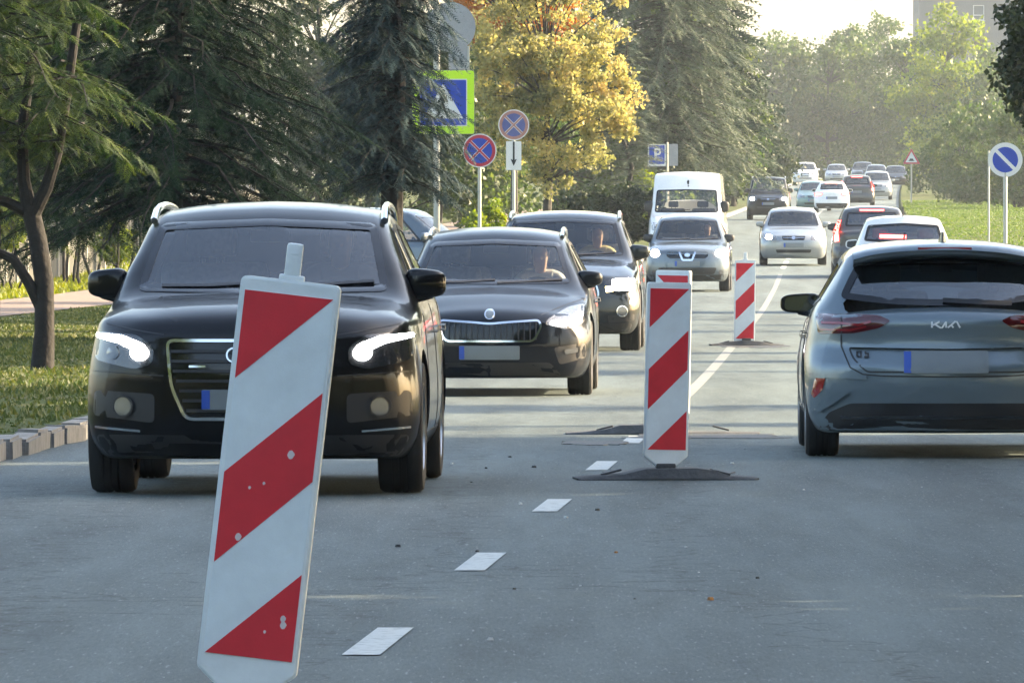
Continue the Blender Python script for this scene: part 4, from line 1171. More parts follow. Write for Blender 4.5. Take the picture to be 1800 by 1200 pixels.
far_car('hatchback', 'F', shF, P_GREY, wsF, rwF, 1540, 25.5, .05, True, 'pale grey car at the far end, over the silver car of the queue', lit=None)
far_car('hatchback', 'F', shF, P_BLACK, wsF, rwF, 1574, 26.5, .05, True, 'low black car, rightmost at the far end of the road', lit=None)
# --- pale car waiting side-on by the left verge
XK, YK = at(700, 104)
carK, P, RG, LN, cf = car('hatchback', 'I', shI, P_GREY, wsI, rwI, sidewins(shI), (XK, YK, gz(XK, YK)), R(78), 'pale blue grey car standing side-on between the spruce and the signposts')
add_mirrors(carK, shI, P_GREY, 1.55, 1.16, .11, .085, .02)
plain_front(P, RG, LN, shI, carK, None)
door_lines(LN, shI)
# ------------------------------------------------------------ beacons with rubber feet
M_BWHITE = pbr('beacon white', (0.70, 0.75, 0.77), 0.42, var=.10, scale=6, bump=.05)
M_BSHEET = pbr('beacon sheeting white', (0.68, 0.75, 0.79), 0.35, var=.08, scale=9, bump=.04, bscale=200)
M_BRED = pbr('beacon sheeting red', (0.62, 0.020, 0.036), 0.4, var=.10, scale=9, bump=.04, bscale=200)
M_SCUFF = pbr('scuffed patch', (0.62, 0.55, 0.56), 0.6)
M_RUBBER = pbr('foot rubber', (0.07, 0.072, 0.075), 0.85, var=.3, scale=12, bump=.4, bscale=40)
def beacon_foot(name, X, Y, rz, label, wide=1.12, group='rubber beacon feet', prof=None):
    V = []; F = []
    prof = prof or [(-.50, .0), (-.50, .018), (-.36, .028), (-.20, .052), (-.07, .064), (.07, .060), (.20, .050), (.36, .024), (.50, .014), (.50, .0)]
    deps = (-.20, -.17, 0, .17, .20)
    for j, y in enumerate(deps):
        k = 1.0 if abs(y) < .18 else .0
        for x, z in prof:
            ww = wide*(1.0 if abs(y) < .18 else .965)
            V.append((x*ww, y, z*(k*.85 + .15)))
    n = len(prof)
    for j in range(len(deps) - 1):
        for i in range(n - 1): F.append((j*n + i, j*n + i + 1, (j+1)*n + i + 1, (j+1)*n + i))
    F.append(tuple(range(n))); F.append(tuple((len(deps)-1)*n + i for i in reversed(range(n))))
    o = obj(name, V, F, M_RUBBER, None, True, 30); fix_normals(o.data)
    o.location = (X, Y, cz(Y) + .002); o.rotation_euler = (0, 0, rz)
    mb = MB(); mb.box((0, 0, .075), (.11, .11, .03), None, .008); mb.build('socket', M_RUBBER, o, True)
    for sx in (-1, 1):
        mb = MB(); mb.box((sx*.30*wide, 0, .040), (.12, .07, .012), Matrix.Rotation(sx*R(14), 3, 'Y'), .004); mb.build('grip', M_RUBBER, o, True)
    tag(o, label, 'ballast', group)
    return o
def beacon(X, Y, z0, tilt, yaw, label, lean=0.0, flip=False, tab=True, marks=()):
    root = empty('beacon', (X, Y, cz(Y) + z0), 0)
    root.rotation_euler = (lean, tilt, yaw)
    W_, H_ = .256, 1.0
    iw, ih = .229, .93
    # plastic panel: rounded frame with a pointed lower end
    out = rp([(-W_/2, 0, .010), (-.022, -.088, .008), (.022, -.088, .008), (W_/2, 0, .010), (W_/2, H_, .018), (-W_/2, H_, .018)], .02)
    mb = MB(); mb.prism(out, -.018, .030)
    p = mb.build('panel', M_BWHITE, root); 
    bm = bmesh.new(); bm.from_mesh(p.data)
    bmesh.ops.bevel(bm, geom=[e for e in bm.edges if abs(e.verts[0].co.y - e.verts[1].co.y) < 1e-5], offset=.006, segments=2, affect='EDGES'); bm.to_mesh(p.data); bm.free()
    p.data.polygons.foreach_set('use_smooth', np.ones(len(p.data.polygons), bool)); p.data.set_sharp_from_angle(angle=R(40))
    mb = MB(); mb.prism([(-iw/2, .035), (iw/2, .035), (iw/2, .035 + ih), (-iw/2, .035 + ih)], -.0198, -.016); mb.build('white_sheet', M_BSHEET, root)
    def sheet(poly, nm='red_stripe'):
        q = []
        for u, v in poly:
            x = -iw/2 + u; z = .035 + ih - v
            q.append((-x if flip else x, z))
        mb = MB(); mb.prism(q, -.0213, -.0185); return mb.build(nm, M_BRED, root)
    sheet([(.001, .001), (iw - .001, .001), (.001, .227)]); sheet([(.001, .467), (iw - .001, .24), (iw - .001, .467), (.001, .698)]); sheet([(.004, ih - .001), (iw - .001, .705), (iw - .001, ih - .001)])
    for (u, v, r) in marks:
        q = rp([(u + r*math.cos(a)*random.Random(int(a*9)).uniform(.6, 1.1), v + 1.25*r*math.sin(a)) for a in np.linspace(0, 6.0, 7)], .003)
        mb = MB(); mb.prism([(-iw/2 + a, .035 + ih - b) for a, b in q], -.0222, -.0205); mb.build('scuff', M_SCUFF, root)
    if tab:
        mb = MB(); mb.box((.0, .004, H_ + .045), (.042, .020, .10), None, .008); mb.box((.0, .004, H_ + .004), (.066, .024, .02), None, .006)
        mb.box((.0, -.0035, H_ + .068), (.022, .006, .008), None, .002); mb.build('carrying_tab', M_BWHITE, root, True)
    mb = MB(); mb.box((0, .006, -.13), (.045, .03, .16), None, .006); mb.build('stem', M_BWHITE, root, True)
    tag(root, label, 'beacon', 'red and white traffic beacons')
    return root
YB1 = FPX/690
beacon(-.676, YB1, .322, R(6.6), R(-4), 'large leaning red and white beacon in front of the black SUV', marks=[(.165, .405, .010), (.105, .485, .004), (.07, .50, .004), (.055, .628, .009), (.193, .822, .008), (.195, .838, .009), (.15, .86, .004)])
beacon_foot('rubber_ballast', -.70, YB1, R(2), 'rubber foot below the large leaning beacon')
YB2 = FPX/305
beacon(.885, YB2, .135, R(1.3), R(9), 'upright red and white beacon standing in the middle of the road', tab=False)
beacon_foot('rubber_ballast', .885, YB2, R(4), 'black rubber foot under the middle beacon', 1.05, prof=[(-.5, 0), (-.5, .010), (-.42, .020), (-.24, .032), (-.12, .062), (.16, .066), (.27, .050), (.34, .020), (.5, .010), (.5, 0)])
YB3 = FPX/143
beacon(2.855, YB3, .05, R(.8), R(3), 'smallest and farthest red and white beacon on the centre line', tab=True)
beacon_foot('rubber_ballast', 2.88, YB3, R(3), 'low rubber foot of the farthest beacon', .9)
YB4 = FPX/250
b4 = beacon(1.12, YB4, .15, R(1), R(-20), 'pale beacon almost hidden behind the middle one', flip=True, tab=False)
beacon_foot('rubber_ballast', 1.06, YB4, R(-2), 'wide rubber foot just behind the middle beacon', 1.36, prof=[(-.5, 0), (-.5, .008), (-.40, .016), (-.30, .030), (-.22, .060), (-.02, .066), (.06, .045), (.14, .016), (.5, .010), (.5, 0)])

# ------------------------------------------------------------ road signs
M_POST = pbr('galvanised post', (0.42, 0.42, 0.38), 0.5, metal=.4, var=.12, scale=4)
M_SBLUE = pbr('sign blue', (0.012, 0.05, 0.36), 0.4); M_SRED = pbr('sign red', (0.42, 0.03, 0.05), 0.4)
M_SWHITE = pbr('sign white', (0.62, 0.63, 0.62), 0.45); M_SBACK = pbr('sign back grey', (0.30, 0.31, 0.32), 0.6, metal=.2, var=.08)
M_FLUO = pbr('sign fluorescent yellow', (0.50, 0.78, 0.02), 0.5); M_SBLACK = pbr('sign black', (0.012, 0.012, 0.012), 0.5)
def sheetp(poly, y, mat, name, parent, t=.002, smooth=False):
    mb = MB(); mb.prism(poly, y - t, y); return mb.build(name, mat, parent)
def post(root, h, r=.03, x=0, name='post', down=.3):
    mb = MB(); mb.tube([(x, .03, -down), (x, .03, h)], r, 12); mb.build(name, M_POST, root, True)
M_FBLUE = pbr('sign blue faded', (0.07, 0.09, 0.25), 0.6, var=.2, scale=6); M_FRED = pbr('sign red faded', (0.34, 0.17, 0.14), 0.6, var=.2, scale=6)
def disc_sign(root, z, r, kind, M_SBLUE=M_SBLUE, M_SRED=M_SRED):
    d = sheetp(circ(0, z, r, 40), .0, M_SBACK, 'sign_plate', root, .004)
    sheetp(circ(0, z, r*.995, 40), -.0045, M_SWHITE, 'sign_border', d)
    if kind == 'stop':
        sheetp(circ(0, z, r*.93, 40), -.0070, M_SRED, 'red_ring', d)
        sheetp(circ(0, z, r*.74, 36), -.0095, M_SBLUE, 'blue_field', d)
        for a in (45, -45):
            M = Matrix.Rotation(R(a), 2)
            for w, mt, yy in ((.085, M_SWHITE, -.0120), (.055, M_SRED, -.0145)):
                q = [M @ Vector(p) for p in ((-r*.76, -r*w), (r*.76, -r*w), (r*.76, r*w), (-r*.76, r*w))]
                sheetp([(p.x, p.y + z) for p in q], yy - (.0006 if a > 0 else 0), mt, 'cross_bar', d)
    else:
        sheetp(circ(0, z, r*.74, 36), -.0070, M_SBLUE, 'blue_field', d)
        M = Matrix.Rotation(R(-45), 2)
        q = [M @ Vector(p) for p in ((-r*.76, -r*.10), (r*.76, -r*.10), (r*.76, r*.10), (-r*.76, r*.10))]
        sheetp([(p.x, p.y + z) for p in q], -.0095, M_SWHITE, 'slash_bar', d)
    mb = MB(); mb.box((0, .014, z), (.09, .03, .04), None, .004); mb.build('clamp', M_POST, d)
    return d
def sign_root(name, px, s, label, cat='sign', yaw=0.0, group=None):
    X, Y = at(px, s)
    return tag(empty(name, (X, Y, gz(X, Y)), yaw), label, cat, group), X, Y
def zpx(py, s, X, Y): return CAM_H - (py - 400)/s - gz(X, Y)
# pedestrian crossing board with backs of two signs above it
r_, X, Y = sign_root('crossing_sign', 768, 122, 'pedestrian crossing sign with fluorescent yellow border, half behind the blue spruce', 'road sign', R(4))
S = 122
post(r_, zpx(-30, S, X, Y), .048)
zc_ = zpx(180, S, X, Y)
d = sheetp(rp([(-.36, zc_ - .46), (.54, zc_ - .46), (.54, zc_ + .46), (-.36, zc_ + .46)], .03), -.02, M_SBACK, 'sign_board', r_, .006)
sheetp(rp([(-.355, zc_ - .455), (.535, zc_ - .455), (.535, zc_ + .455), (-.355, zc_ + .455)], .03), -.0265, M_FLUO, 'yellow_field', d)
sheetp(rp([(-.255, zc_ - .345), (.435, zc_ - .345), (.435, zc_ + .335), (-.255, zc_ + .335)], .02), -.029, M_SWHITE, 'white_edge', d)
sheetp(rp([(-.24, zc_ - .33), (.42, zc_ - .33), (.42, zc_ + .32), (-.24, zc_ + .32)], .02), -.0315, M_SBLUE, 'blue_field', d)
sheetp([(-.20, zc_ - .235), (.38, zc_ - .235), (.09, zc_ + .27)], -.034, M_SWHITE, 'white_triangle', d)
man = [circ(.085, zc_ + .155, .033, 14), [(.05, zc_ + .12), (.12, zc_ + .11), (.115, zc_ - .02), (.06, zc_ - .02)], [(.06, zc_ + .10), (.01, zc_ + .0), (.03, zc_ - .01), (.08, zc_ + .06)], [(.11, zc_ + .10), (.165, zc_ + .01), (.15, zc_ - .005), (.10, zc_ + .05)],
       [(.065, zc_ - .01), (.0, zc_ - .19), (.035, zc_ - .19), (.10, zc_ - .02)], [(.09, zc_ - .01), (.165, zc_ - .18), (.13, zc_ - .19), (.06, zc_ - .03)]]
for q in man: sheetp(q, -.0365, M_SBLACK, 'walking_figure', d)
for k in range(5): sheetp([(-.13 + k*.09, zc_ - .225), (-.09 + k*.09, zc_ - .225), (-.075 + k*.08, zc_ - .195), (-.105 + k*.08, zc_ - .195)], -.0365, M_SBLACK, 'crossing_stripe', d)
z2 = zpx(48, S, X, Y)
sheetp(circ(.20, z2, .36, 40), .02, M_SBACK, 'sign_back', r_, .006)
z3 = zpx(102, S, X, Y)
sheetp(rp([(.17, z3 - .17), (.46, z3 - .17), (.46, z3 + .17), (.17, z3 + .17)], .02), .028, M_SBACK, 'plate_back', r_, .006)
mb = MB(); mb.box((.455, .03, z3 - .02), (.035, .035, .38), None, .006); mb.build('side_rail', M_POST, r_)
mb = MB(); mb.box((.10, -.003, zc_ + .25), (.28, .03, .05), None, .004); mb.box((.10, -.003, zc_ - .25), (.28, .03, .05), None, .004); mb.build('bracket', M_POST, r_)
# no stopping discs
r_, X, Y = sign_root('no_stopping_sign', 843, 100, 'blue no stopping disc with red cross, next to the crossing sign', 'road sign', R(2), 'no stopping discs')
zz = zpx(265, 100, X, Y); post(r_, zz + .18, .032); disc_sign(r_, zz, .30, 'stop')
r_, X, Y = sign_root('no_stopping_sign', 903, 91, 'no stopping disc above a white plate with a black down arrow', 'road sign', R(2), 'no stopping discs')
zz = zpx(220, 91, X, Y); post(r_, zz + .18, .032); disc_sign(r_, zz, .30, 'stop', M_FBLUE, M_FRED)
za = zpx(273, 91, X, Y)
d = sheetp(rp([(-.15, za - .29), (.15, za - .29), (.15, za + .27), (-.15, za + .27)], .015), -.001, M_SBACK, 'arrow_plate', r_, .004)
sheetp(rp([(-.147, za - .287), (.147, za - .287), (.147, za + .267), (-.147, za + .267)], .015), -.0055, M_SWHITE, 'white_field', d)
sheetp([(-.018, za + .26), (-.018, za - .09), (-.062, za - .07), (0, za - .21), (.062, za - .07), (.018, za - .09), (.018, za + .26)], -.008, M_SBLACK, 'down_arrow', d)
# parking board
r_, X, Y = sign_root('parking_sign', 1172, 55, 'blue parking board with a white letter, above the white van', 'road sign', R(6))
zz = zpx(272, 55, X, Y); post(r_, zz + .4, .035, .02)
d = sheetp(rp([(-.62, zz - .38), (-.02, zz - .38), (-.02, zz + .34), (-.62, zz + .34)], .03), -.002, M_SBACK, 'sign_board', r_, .005)
sheetp(rp([(-.60, zz - .36), (-.04, zz - .36), (-.04, zz + .32), (-.60, zz + .32)], .03), -.0075, M_SWHITE, 'white_edge', d)
sheetp(rp([(-.57, zz - .30), (-.07, zz - .30), (-.07, zz + .30), (-.57, zz + .30)], .03), -.010, M_SBLUE, 'blue_field', d)
mb = MB()
mb.prism([(-.40, zz - .17), (-.33, zz - .17), (-.33, zz + .2), (-.40, zz + .2)], -.0135, -.0105)
oo = circ(-.30, zz + .09, .115, 24); ii = circ(-.30, zz + .09, .055, 24)
nV = [(p[0], -.0138, p[1]) for p in oo] + [(p[0], -.0138, p[1]) for p in ii]
mb.add(nV, [(k, (k+1) % 24, 24 + (k+1) % 24, 24 + k) for k in range(24)])
mb.build('letter', M_SWHITE, d)
d = sheetp(rp([(.06, zz - .36), (.36, zz - .36), (.36, zz + .34), (.06, zz + .34)], .02), .004, M_SBACK, 'plate_back', r_, .005)
# right hand side
r_, X, Y = sign_root('no_parking_sign', 1767, 92, 'blue no parking disc with a white slash on the right verge', 'road sign', R(-4))
zz = zpx(281, 92, X, Y); post(r_, zz + .1, .04); disc_sign(r_, zz, .33, 'park')
r_, X, Y = sign_root('slim_post', 1738, 60, 'thin bare metal post on the right lawn', 'post')
post(r_, zpx(265, 60, X, Y), .03)
r_, X, Y = sign_root('hump_sign', 1602, 33, 'small triangular road hump warning sign far off', 'road sign')
zz = zpx(276, 33, X, Y); post(r_, zz + .2, .04)
d = sheetp(rp([(-.47, zz - .38), (.47, zz - .38), (0, zz + .46)], .05), -.002, M_SBACK, 'sign_plate', r_, .005)
sheetp(rp([(-.46, zz - .375), (.46, zz - .375), (0, zz + .45)], .05), -.0075, M_SRED, 'red_border', d)
sheetp(rp([(-.32, zz - .29), (.32, zz - .29), (0, zz + .28)], .03), -.012, M_SWHITE, 'white_field', d)
sheetp([(-.20, zz - .22), (.20, zz - .22), (.13, zz - .19), (.07, zz - .09), (-.07, zz - .09), (-.13, zz - .19)], -.016, M_SBLACK, 'hump_symbol', d)
# ------------------------------------------------------------ trees
def add_tint(me, vals, per):
    a = me.attributes.new('tint', 'FLOAT', 'POINT')
    a.data.foreach_set('value', np.repeat(np.asarray(vals, np.float32), per))
def rotframes(dirs, rng, roll=None):
    """orthonormal frames with x along dirs"""
    d = dirs/np.linalg.norm(dirs, axis=1, keepdims=True)
    up = np.tile([0, 0, 1.0], (len(d), 1)); up[np.abs(d[:, 2]) > .97] = [1, 0, 0]
    s = np.cross(up, d); s /= np.linalg.norm(s, axis=1, keepdims=True); u = np.cross(d, s)
    if roll is not None:
        c, n = np.cos(roll)[:, None], np.sin(roll)[:, None]
        s, u = s*c + u*n, u*c - s*n
    return d, s, u
def spray_template(n_pairs, nl, nw, ang=50, curve=.12, droop=.0, seed=1):
    """feathered twig along +x of length 1: thin needle blades on both sides"""
    r = np.random.default_rng(seed); V = []
    for i in range(n_pairs):
        t = (i + .5)/n_pairs
        for sg in (-1, 1, 0):
            if sg == 0 and i % 2: continue
            a = math.radians(ang*(1 - .35*t) + r.uniform(-10, 10)); l = nl*(1.0 - .55*t)*r.uniform(.8, 1.2)
            el = r.uniform(-.35, .35) if sg else r.uniform(.5, 1.0)
            base = np.array([t, 0, -curve*t*t]); dr = np.array([math.cos(a), sg*math.sin(a), el*math.sin(a) - droop])
            tip = base + dr*l; w = np.array([-math.sin(a), sg*math.cos(a), .3*sg])*nw
            V.append([base - w*.5, base + w*.5, tip])
    return np.array(V)             # (n,3,3)
def place_sprays(T, P, D, L, roll, rng):
    d, s, u = rotframes(D, rng, roll)
    n, k = len(P), len(T)
    B = np.stack([d, s, u], axis=1)                      # n,3,3 rows
    W = np.einsum('kvi,nij->nkvj', T, B)*L[:, None, None, None] + P[:, None, None, :]
    V = W.reshape(-1, 3); F = np.arange(len(V)).reshape(-1, 3)
    return V, F, n, k
def branch_tubes(segs, n=4):
    """segs: list of (points (m,3), radii (m))"""
    mb = MB()
    for pts, rad in segs: mb.tube([tuple(p) for p in pts], list(rad), n, False)
    return mb
def conifer(name, X, Y, H, Rb, label, mat, bark, seed, z_low=1.0, z_dense=None, whorl=.32, per=7, T=None, slen=.32, step=.13, droop=.25, top_open=1.0, tr=.16, group=None, max_z=None, up=.15, cat='tree', sag=0.0):
    """trunk, whorled drooping limbs, feathered twigs"""
    rng = np.random.default_rng(seed); z0 = gz(X, Y)
    root = empty(name, (X, Y, z0)); tag(root, label, cat, group)
    zt = np.linspace(-.3, H, 9)
    tp = [(rng.normal(0, .02)*k, rng.normal(0, .02)*k, z) for k, z in enumerate(zt)]
    mb = MB(); mb.tube(tp, [tr*(1 - max(z, 0)/H*.93) for z in zt], 10); mb.build('trunk', bark, root, True)
    Ps = []; Ds = []; Ls = []; Ts = []; segs = []
    z = z_low
    while z < (max_z or H*.97):
        f = 1 - z/H
        nb = max(3, int(per*(0.6 + .5*f))); a0 = rng.uniform(0, 6.28)
        coarse = 1.0 if (z_dense is None or z < z_dense) else 1.7
        for b in range(nb):
            a = a0 + 2*math.pi*b/nb + rng.normal(0, .22); Lb = Rb*(f**.75)*rng.uniform(.72, 1.12) + .12
            zz = z + rng.normal(0, whorl*.25)
            m = 6; t = np.linspace(0, 1, m)
            rad_ = Lb*t; hz = zz + Lb*(up*t - droop*t*t*1.3 + .18*droop*t**4) - sag*t*t
            pts = np.stack([rad_*math.cos(a), rad_*math.sin(a), hz], 1)
            pts[1:, :2] += rng.normal(0, .03*Lb, (m - 1, 2))
            segs.append((pts, np.linspace(.013*Lb + .006, .003, m)))
            st = step*coarse
            for q in np.arange(.16, 1.0, st/max(Lb, .3)):
                i = min(int(q*(m-1)), m-2); fr = q*(m-1) - i
                p = pts[i]*(1-fr) + pts[i+1]*fr; dr = pts[i+1] - pts[i]; dr = dr/np.linalg.norm(dr)
                side = np.array([-dr[1], dr[0], 0]); side /= np.linalg.norm(side) + 1e-9
                for sg in (-1, 1):
                    ln = slen*coarse*rng.uniform(.65, 1.25)*(1.05 - .35*q)
                    dd = dr*rng.uniform(.35, .8) + side*sg*rng.uniform(.5, 1.0) + np.array([0, 0, rng.uniform(-.75, .1)*(droop*2.2) ])
                    Ps.append(p + rng.normal(0, .015, 3)); Ds.append(dd); Ls.append(ln); Ts.append(q)
                if rng.random() < .5:
                    Ps.append(p); Ds.append(dr + np.array([0, 0, rng.uniform(-.9, .3)])); Ls.append(slen*coarse*.8); Ts.append(q)
            Ps.append(pts[-1]); Ds.append(pts[-1] - pts[-2]); Ls.append(slen*coarse); Ts.append(1.0)
        z += whorl*rng.uniform(.8, 1.2)*(coarse if coarse > 1 else 1)
    P = np.array(Ps); D = np.array(Ds); L = np.array(Ls)
    V, F, n, k = place_sprays(T, P, D, L, rng.uniform(-.6, .6, len(P)), rng)
    me = mesh_np('crown', V, F, [mat]); tint = np.clip(rng.normal(.30, .15, n) + .6*np.array(Ts)**3, 0, 1); add_tint(me, np.repeat(tint, k), 3)  # outer sprays tinted paler: new growth plus a painted tip highlight
    cr = obj_me('crown', me, root)
    branch_tubes(segs).build('limbs', bark, root, True)
    return root
def leaf_quads(P, N, size, rng, asp=.75, fold=True):
    n = len(P)
    D = rng.normal(0, 1, (n, 3)); d, s, u = rotframes(D, rng, rng.uniform(0, 6.28, n))
    l = (size*rng.uniform(.65, 1.25, n))[:, None]; w = l*asp*.5
    a = P; tip = P + d*l; m1 = P + d*l*.45 + s*w - u*l*.06; m2 = P + d*l*.45 - s*w - u*l*.06
    V = np.stack([a, m1, tip, m2], 1).reshape(-1, 3)
    F = np.arange(4*n).reshape(-1, 4)
    return V, F
def broadleaf(name, X, Y, H, label, mat, bark, seed, crown, n_clump=120, per=120, size=.10, clump_r=.35, trunk_r=.13, trunk_h=1.8, stems=1, group=None, lean=0.0, cat='tree', mats2=None, flat=.75, shell=.35, asp=.75, z_ground=None):
    """crown: list of (dx,dy,z,rx,ry,rz) lobes; leaf clumps sit on limbs that reach into the lobes"""
    rng = np.random.default_rng(seed); z0 = gz(X, Y) if z_ground is None else z_ground
    root = empty(name, (X, Y, z0)); tag(root, label, cat, group)
    vol = np.array([c[3]*c[4]*c[5] for c in crown])**.67; vol /= vol.sum()
    cen = []
    for _ in range(n_clump):
        c = crown[rng.choice(len(crown), p=vol)]
        v = rng.normal(0, 1, 3); v /= np.linalg.norm(v); r = shell + (1-shell)*rng.random()**.55
        if v[2] < -.5: v[2] *= .7
        cen.append([c[0] + v[0]*c[3]*r, c[1] + v[1]*c[4]*r, c[2] + v[2]*c[5]*r])
    cen = np.array(cen)
    # leaves
    k = rng.poisson(per, n_clump).clip(per*.3, None).astype(int)
    idx = np.repeat(np.arange(n_clump), k)
    cr = clump_r*rng.uniform(.6, 1.35, n_clump)
    off = rng.normal(0, 1, (len(idx), 3)); off /= np.linalg.norm(off, axis=1, keepdims=True); off *= (rng.random(len(idx))**.45)[:, None]
    off[:, 2] *= flat
    P = cen[idx] + off*cr[idx][:, None]
    V, F = leaf_quads(P, None, size, rng, asp)
    me = mesh_np('crown', V, F, [mat]); ct = rng.normal(.5, .16, n_clump)
    add_tint(me, np.clip(ct[idx] + rng.normal(0, .16, len(idx)), 0, 1), 4)
    obj_me('crown', me, root)
    # trunk and limbs
    top = np.array([crown[0][0]*.6, crown[0][1]*.6, max(c[2] for c in crown)])
    mb = MB(); st = []
    for s in range(stems):
        a = rng.uniform(0, 6.28); sp = 0 if stems == 1 else .12
        p0 = np.array([math.cos(a)*sp, math.sin(a)*sp, -.3]); p1 = np.array([math.cos(a)*sp*2.5 + lean*.4, math.sin(a)*sp*2.5, trunk_h]); p2 = np.array([top[0] + math.cos(a)*sp*5, top[1] + math.sin(a)*sp*5, top[2]])
        t = np.linspace(0, 1, 8)[:, None]; pts = p0*(1-t)**2 + 2*p1*t*(1-t) + p2*t*t
        pts[1:-1, :2] += rng.normal(0, .04, (6, 2))
        mb.tube([tuple(p) for p in pts], list(trunk_r*(1 - .85*t[:, 0])), 9); st.append(pts)
    mb.build('trunk', bark, root, True)
    segs = []
    for c in cen[::max(1, n_clump//90)]:
        pts = st[rng.integers(len(st))]; j = min(6, max(2, int(np.searchsorted(pts[:, 2], c[2]*.72)))); b = pts[j]
        mid = (b + c)/2 + np.array([0, 0, .12*np.linalg.norm(c-b)]) + rng.normal(0, .05, 3)
        t = np.linspace(0, 1, 5)[:, None]; q = b*(1-t)**2 + 2*mid*t*(1-t) + c*t*t
        segs.append((q, np.linspace(trunk_r*.28, .006, 5)))
    branch_tubes(segs).build('limbs', bark, root, True)
    return root

M_BARK = pbr('bark dark', (0.008, 0.0065, 0.006), .9, var=.4, scale=6, bump=.8, bscale=18)
M_BARK2 = pbr('bark grey', (0.045, 0.040, 0.034), .9, var=.4, scale=6, bump=.8, bscale=18)
L_SPR = leafmat('needles dark green', spec=.08, cols=[(0.006, 0.016, 0.010), (0.012, 0.028, 0.015), (0.028, 0.048, 0.018)], rough=.6, trans=.10, scale=1.2)
L_THU = leafmat('scale leaves green', [(0.008, 0.020, 0.010), (0.020, 0.042, 0.014), (0.10, 0.13, 0.022)], .7, .30, scale=.9)
L_BLUE = leafmat('needles blue green', spec=.12, cols=[(0.008, 0.018, 0.019), (0.017, 0.034, 0.036), (0.045, 0.072, 0.074)], rough=.55, trans=.08, scale=1.3)
L_GREY = leafmat('needles grey green', [(0.035, 0.055, 0.035), (0.065, 0.09, 0.06), (0.13, 0.15, 0.09)], .55, .15, scale=1.0)
L_YEL = leafmat('leaves yellow', [(0.06, 0.08, 0.03), (0.17, 0.175, 0.07), (0.36, 0.33, 0.13), (0.46, 0.34, 0.14)], .5, .45, scale=.7)
L_ORA = leafmat('leaves orange', [(0.16, 0.06, 0.03), (0.34, 0.13, 0.03), (0.38, 0.19, 0.03)], .5, .45, scale=.7)
L_GRN = leafmat('leaves green', [(0.022, 0.045, 0.012), (0.05, 0.085, 0.018), (0.10, 0.125, 0.025)], .5, .35, scale=.5)
L_OLI = leafmat('leaves olive', [(0.028, 0.050, 0.016), (0.055, 0.088, 0.024), (0.11, 0.135, 0.035)], .5, .40, scale=.4)
L_DRK = leafmat('leaves dark', [(0.012, 0.022, 0.010), (0.025, 0.04, 0.014), (0.05, 0.065, 0.02)], .5, .2, scale=.6)
L_LIM = leafmat('leaves lime', [(0.06, 0.10, 0.015), (0.14, 0.19, 0.02), (0.26, 0.27, 0.03)], .5, .45, scale=.8)

T_FINE = spray_template(9, .30, .050, 52, .15, .10, 2)
T_DROOP = spray_template(9, .34, .046, 40, .35, .30, 3)
T_MID = spray_template(6, .36, .075, 50, .12, .05, 4)
T_FAR = spray_template(4, .45, .14, 50, .12, .05, 5)

def posn(px, s): return at(px, s)
# left verge, near
X, Y = at(300, 150)
conifer('conifer_tree', X, Y, 9.0, 2.7, 'broad dark green conifer with hanging twigs above the black SUV', L_SPR, M_BARK, 11, z_low=1.55, z_dense=4.6, whorl=.17, per=11, T=T_FINE, slen=.34, step=.085, droop=.33, tr=.17, max_z=6.0, up=.05)
X, Y = at(35, 140)
conifer('conifer_tree', X - .4, Y, 8.0, 2.3, 'green conifer at the left edge with sunlit yellow tips', L_THU, M_BARK, 12, z_low=1.6, z_dense=4.6, whorl=.19, per=11, T=T_FINE, slen=.34, step=.09, droop=.30, tr=.15, max_z=6.0, up=.05)
X, Y = at(684, 139)
conifer('blue_spruce', X, Y, 10.0, 1.0, 'blue green spruce partly covering the pedestrian crossing sign', L_BLUE, M_BARK, 13, z_low=1.95, z_dense=4.8, whorl=.16, per=11, T=T_FINE, slen=.30, step=.08, droop=.40, tr=.17, max_z=7)
# dark forked tree at the left edge
X, Y = at(78, 190)
root = empty('forked_tree', (X, Y, gz(X, Y))); tag(root, 'dark forked trunk standing on the left verge beside the kerb', 'tree')
mb = MB()
mb.tube([(0, 0, -.2), (-.02, 0, .0), (0, 0, .35), (.0, 0, .8), (-.06, 0, 1.2), (-.13, .02, 1.5)], [.16, .115, .095, .09, .088, .085], 12)
mb.tube([(-.13, .02, 1.42), (-.19, .02, 1.75), (-.21, .05, 2.2), (-.10, .1, 3.0)], [.075, .06, .05, .04], 10)
mb.tube([(-.12, .0, 1.40), (.02, -.03, 1.68), (.12, -.06, 2.0), (.22, -.05, 2.6), (.3, 0, 3.2)], [.07, .06, .052, .045, .04], 10)
mb.tube([(-.02, .0, .55), (-.14, -.03, .80), (-.28, -.05, 1.02), (-.45, -.06, 1.10), (-.8, -.05, 1.25)], [.06, .052, .046, .042, .035], 9)
mb.tube([(-.14, .02, 1.45), (-.34, .02, 1.55), (-.6, 0, 1.62), (-1.0, 0, 1.9)], [.06, .05, .045, .03], 9)
mb.tube([(-.27, -.05, 1.02), (-.265, -.05, 1.13)], [.02, .008], 6)
tk = mb.build('trunk', M_BARK, root, True)
rng = np.random.default_rng(5); Ps = []; Ds = []; Ls = []; segs = []
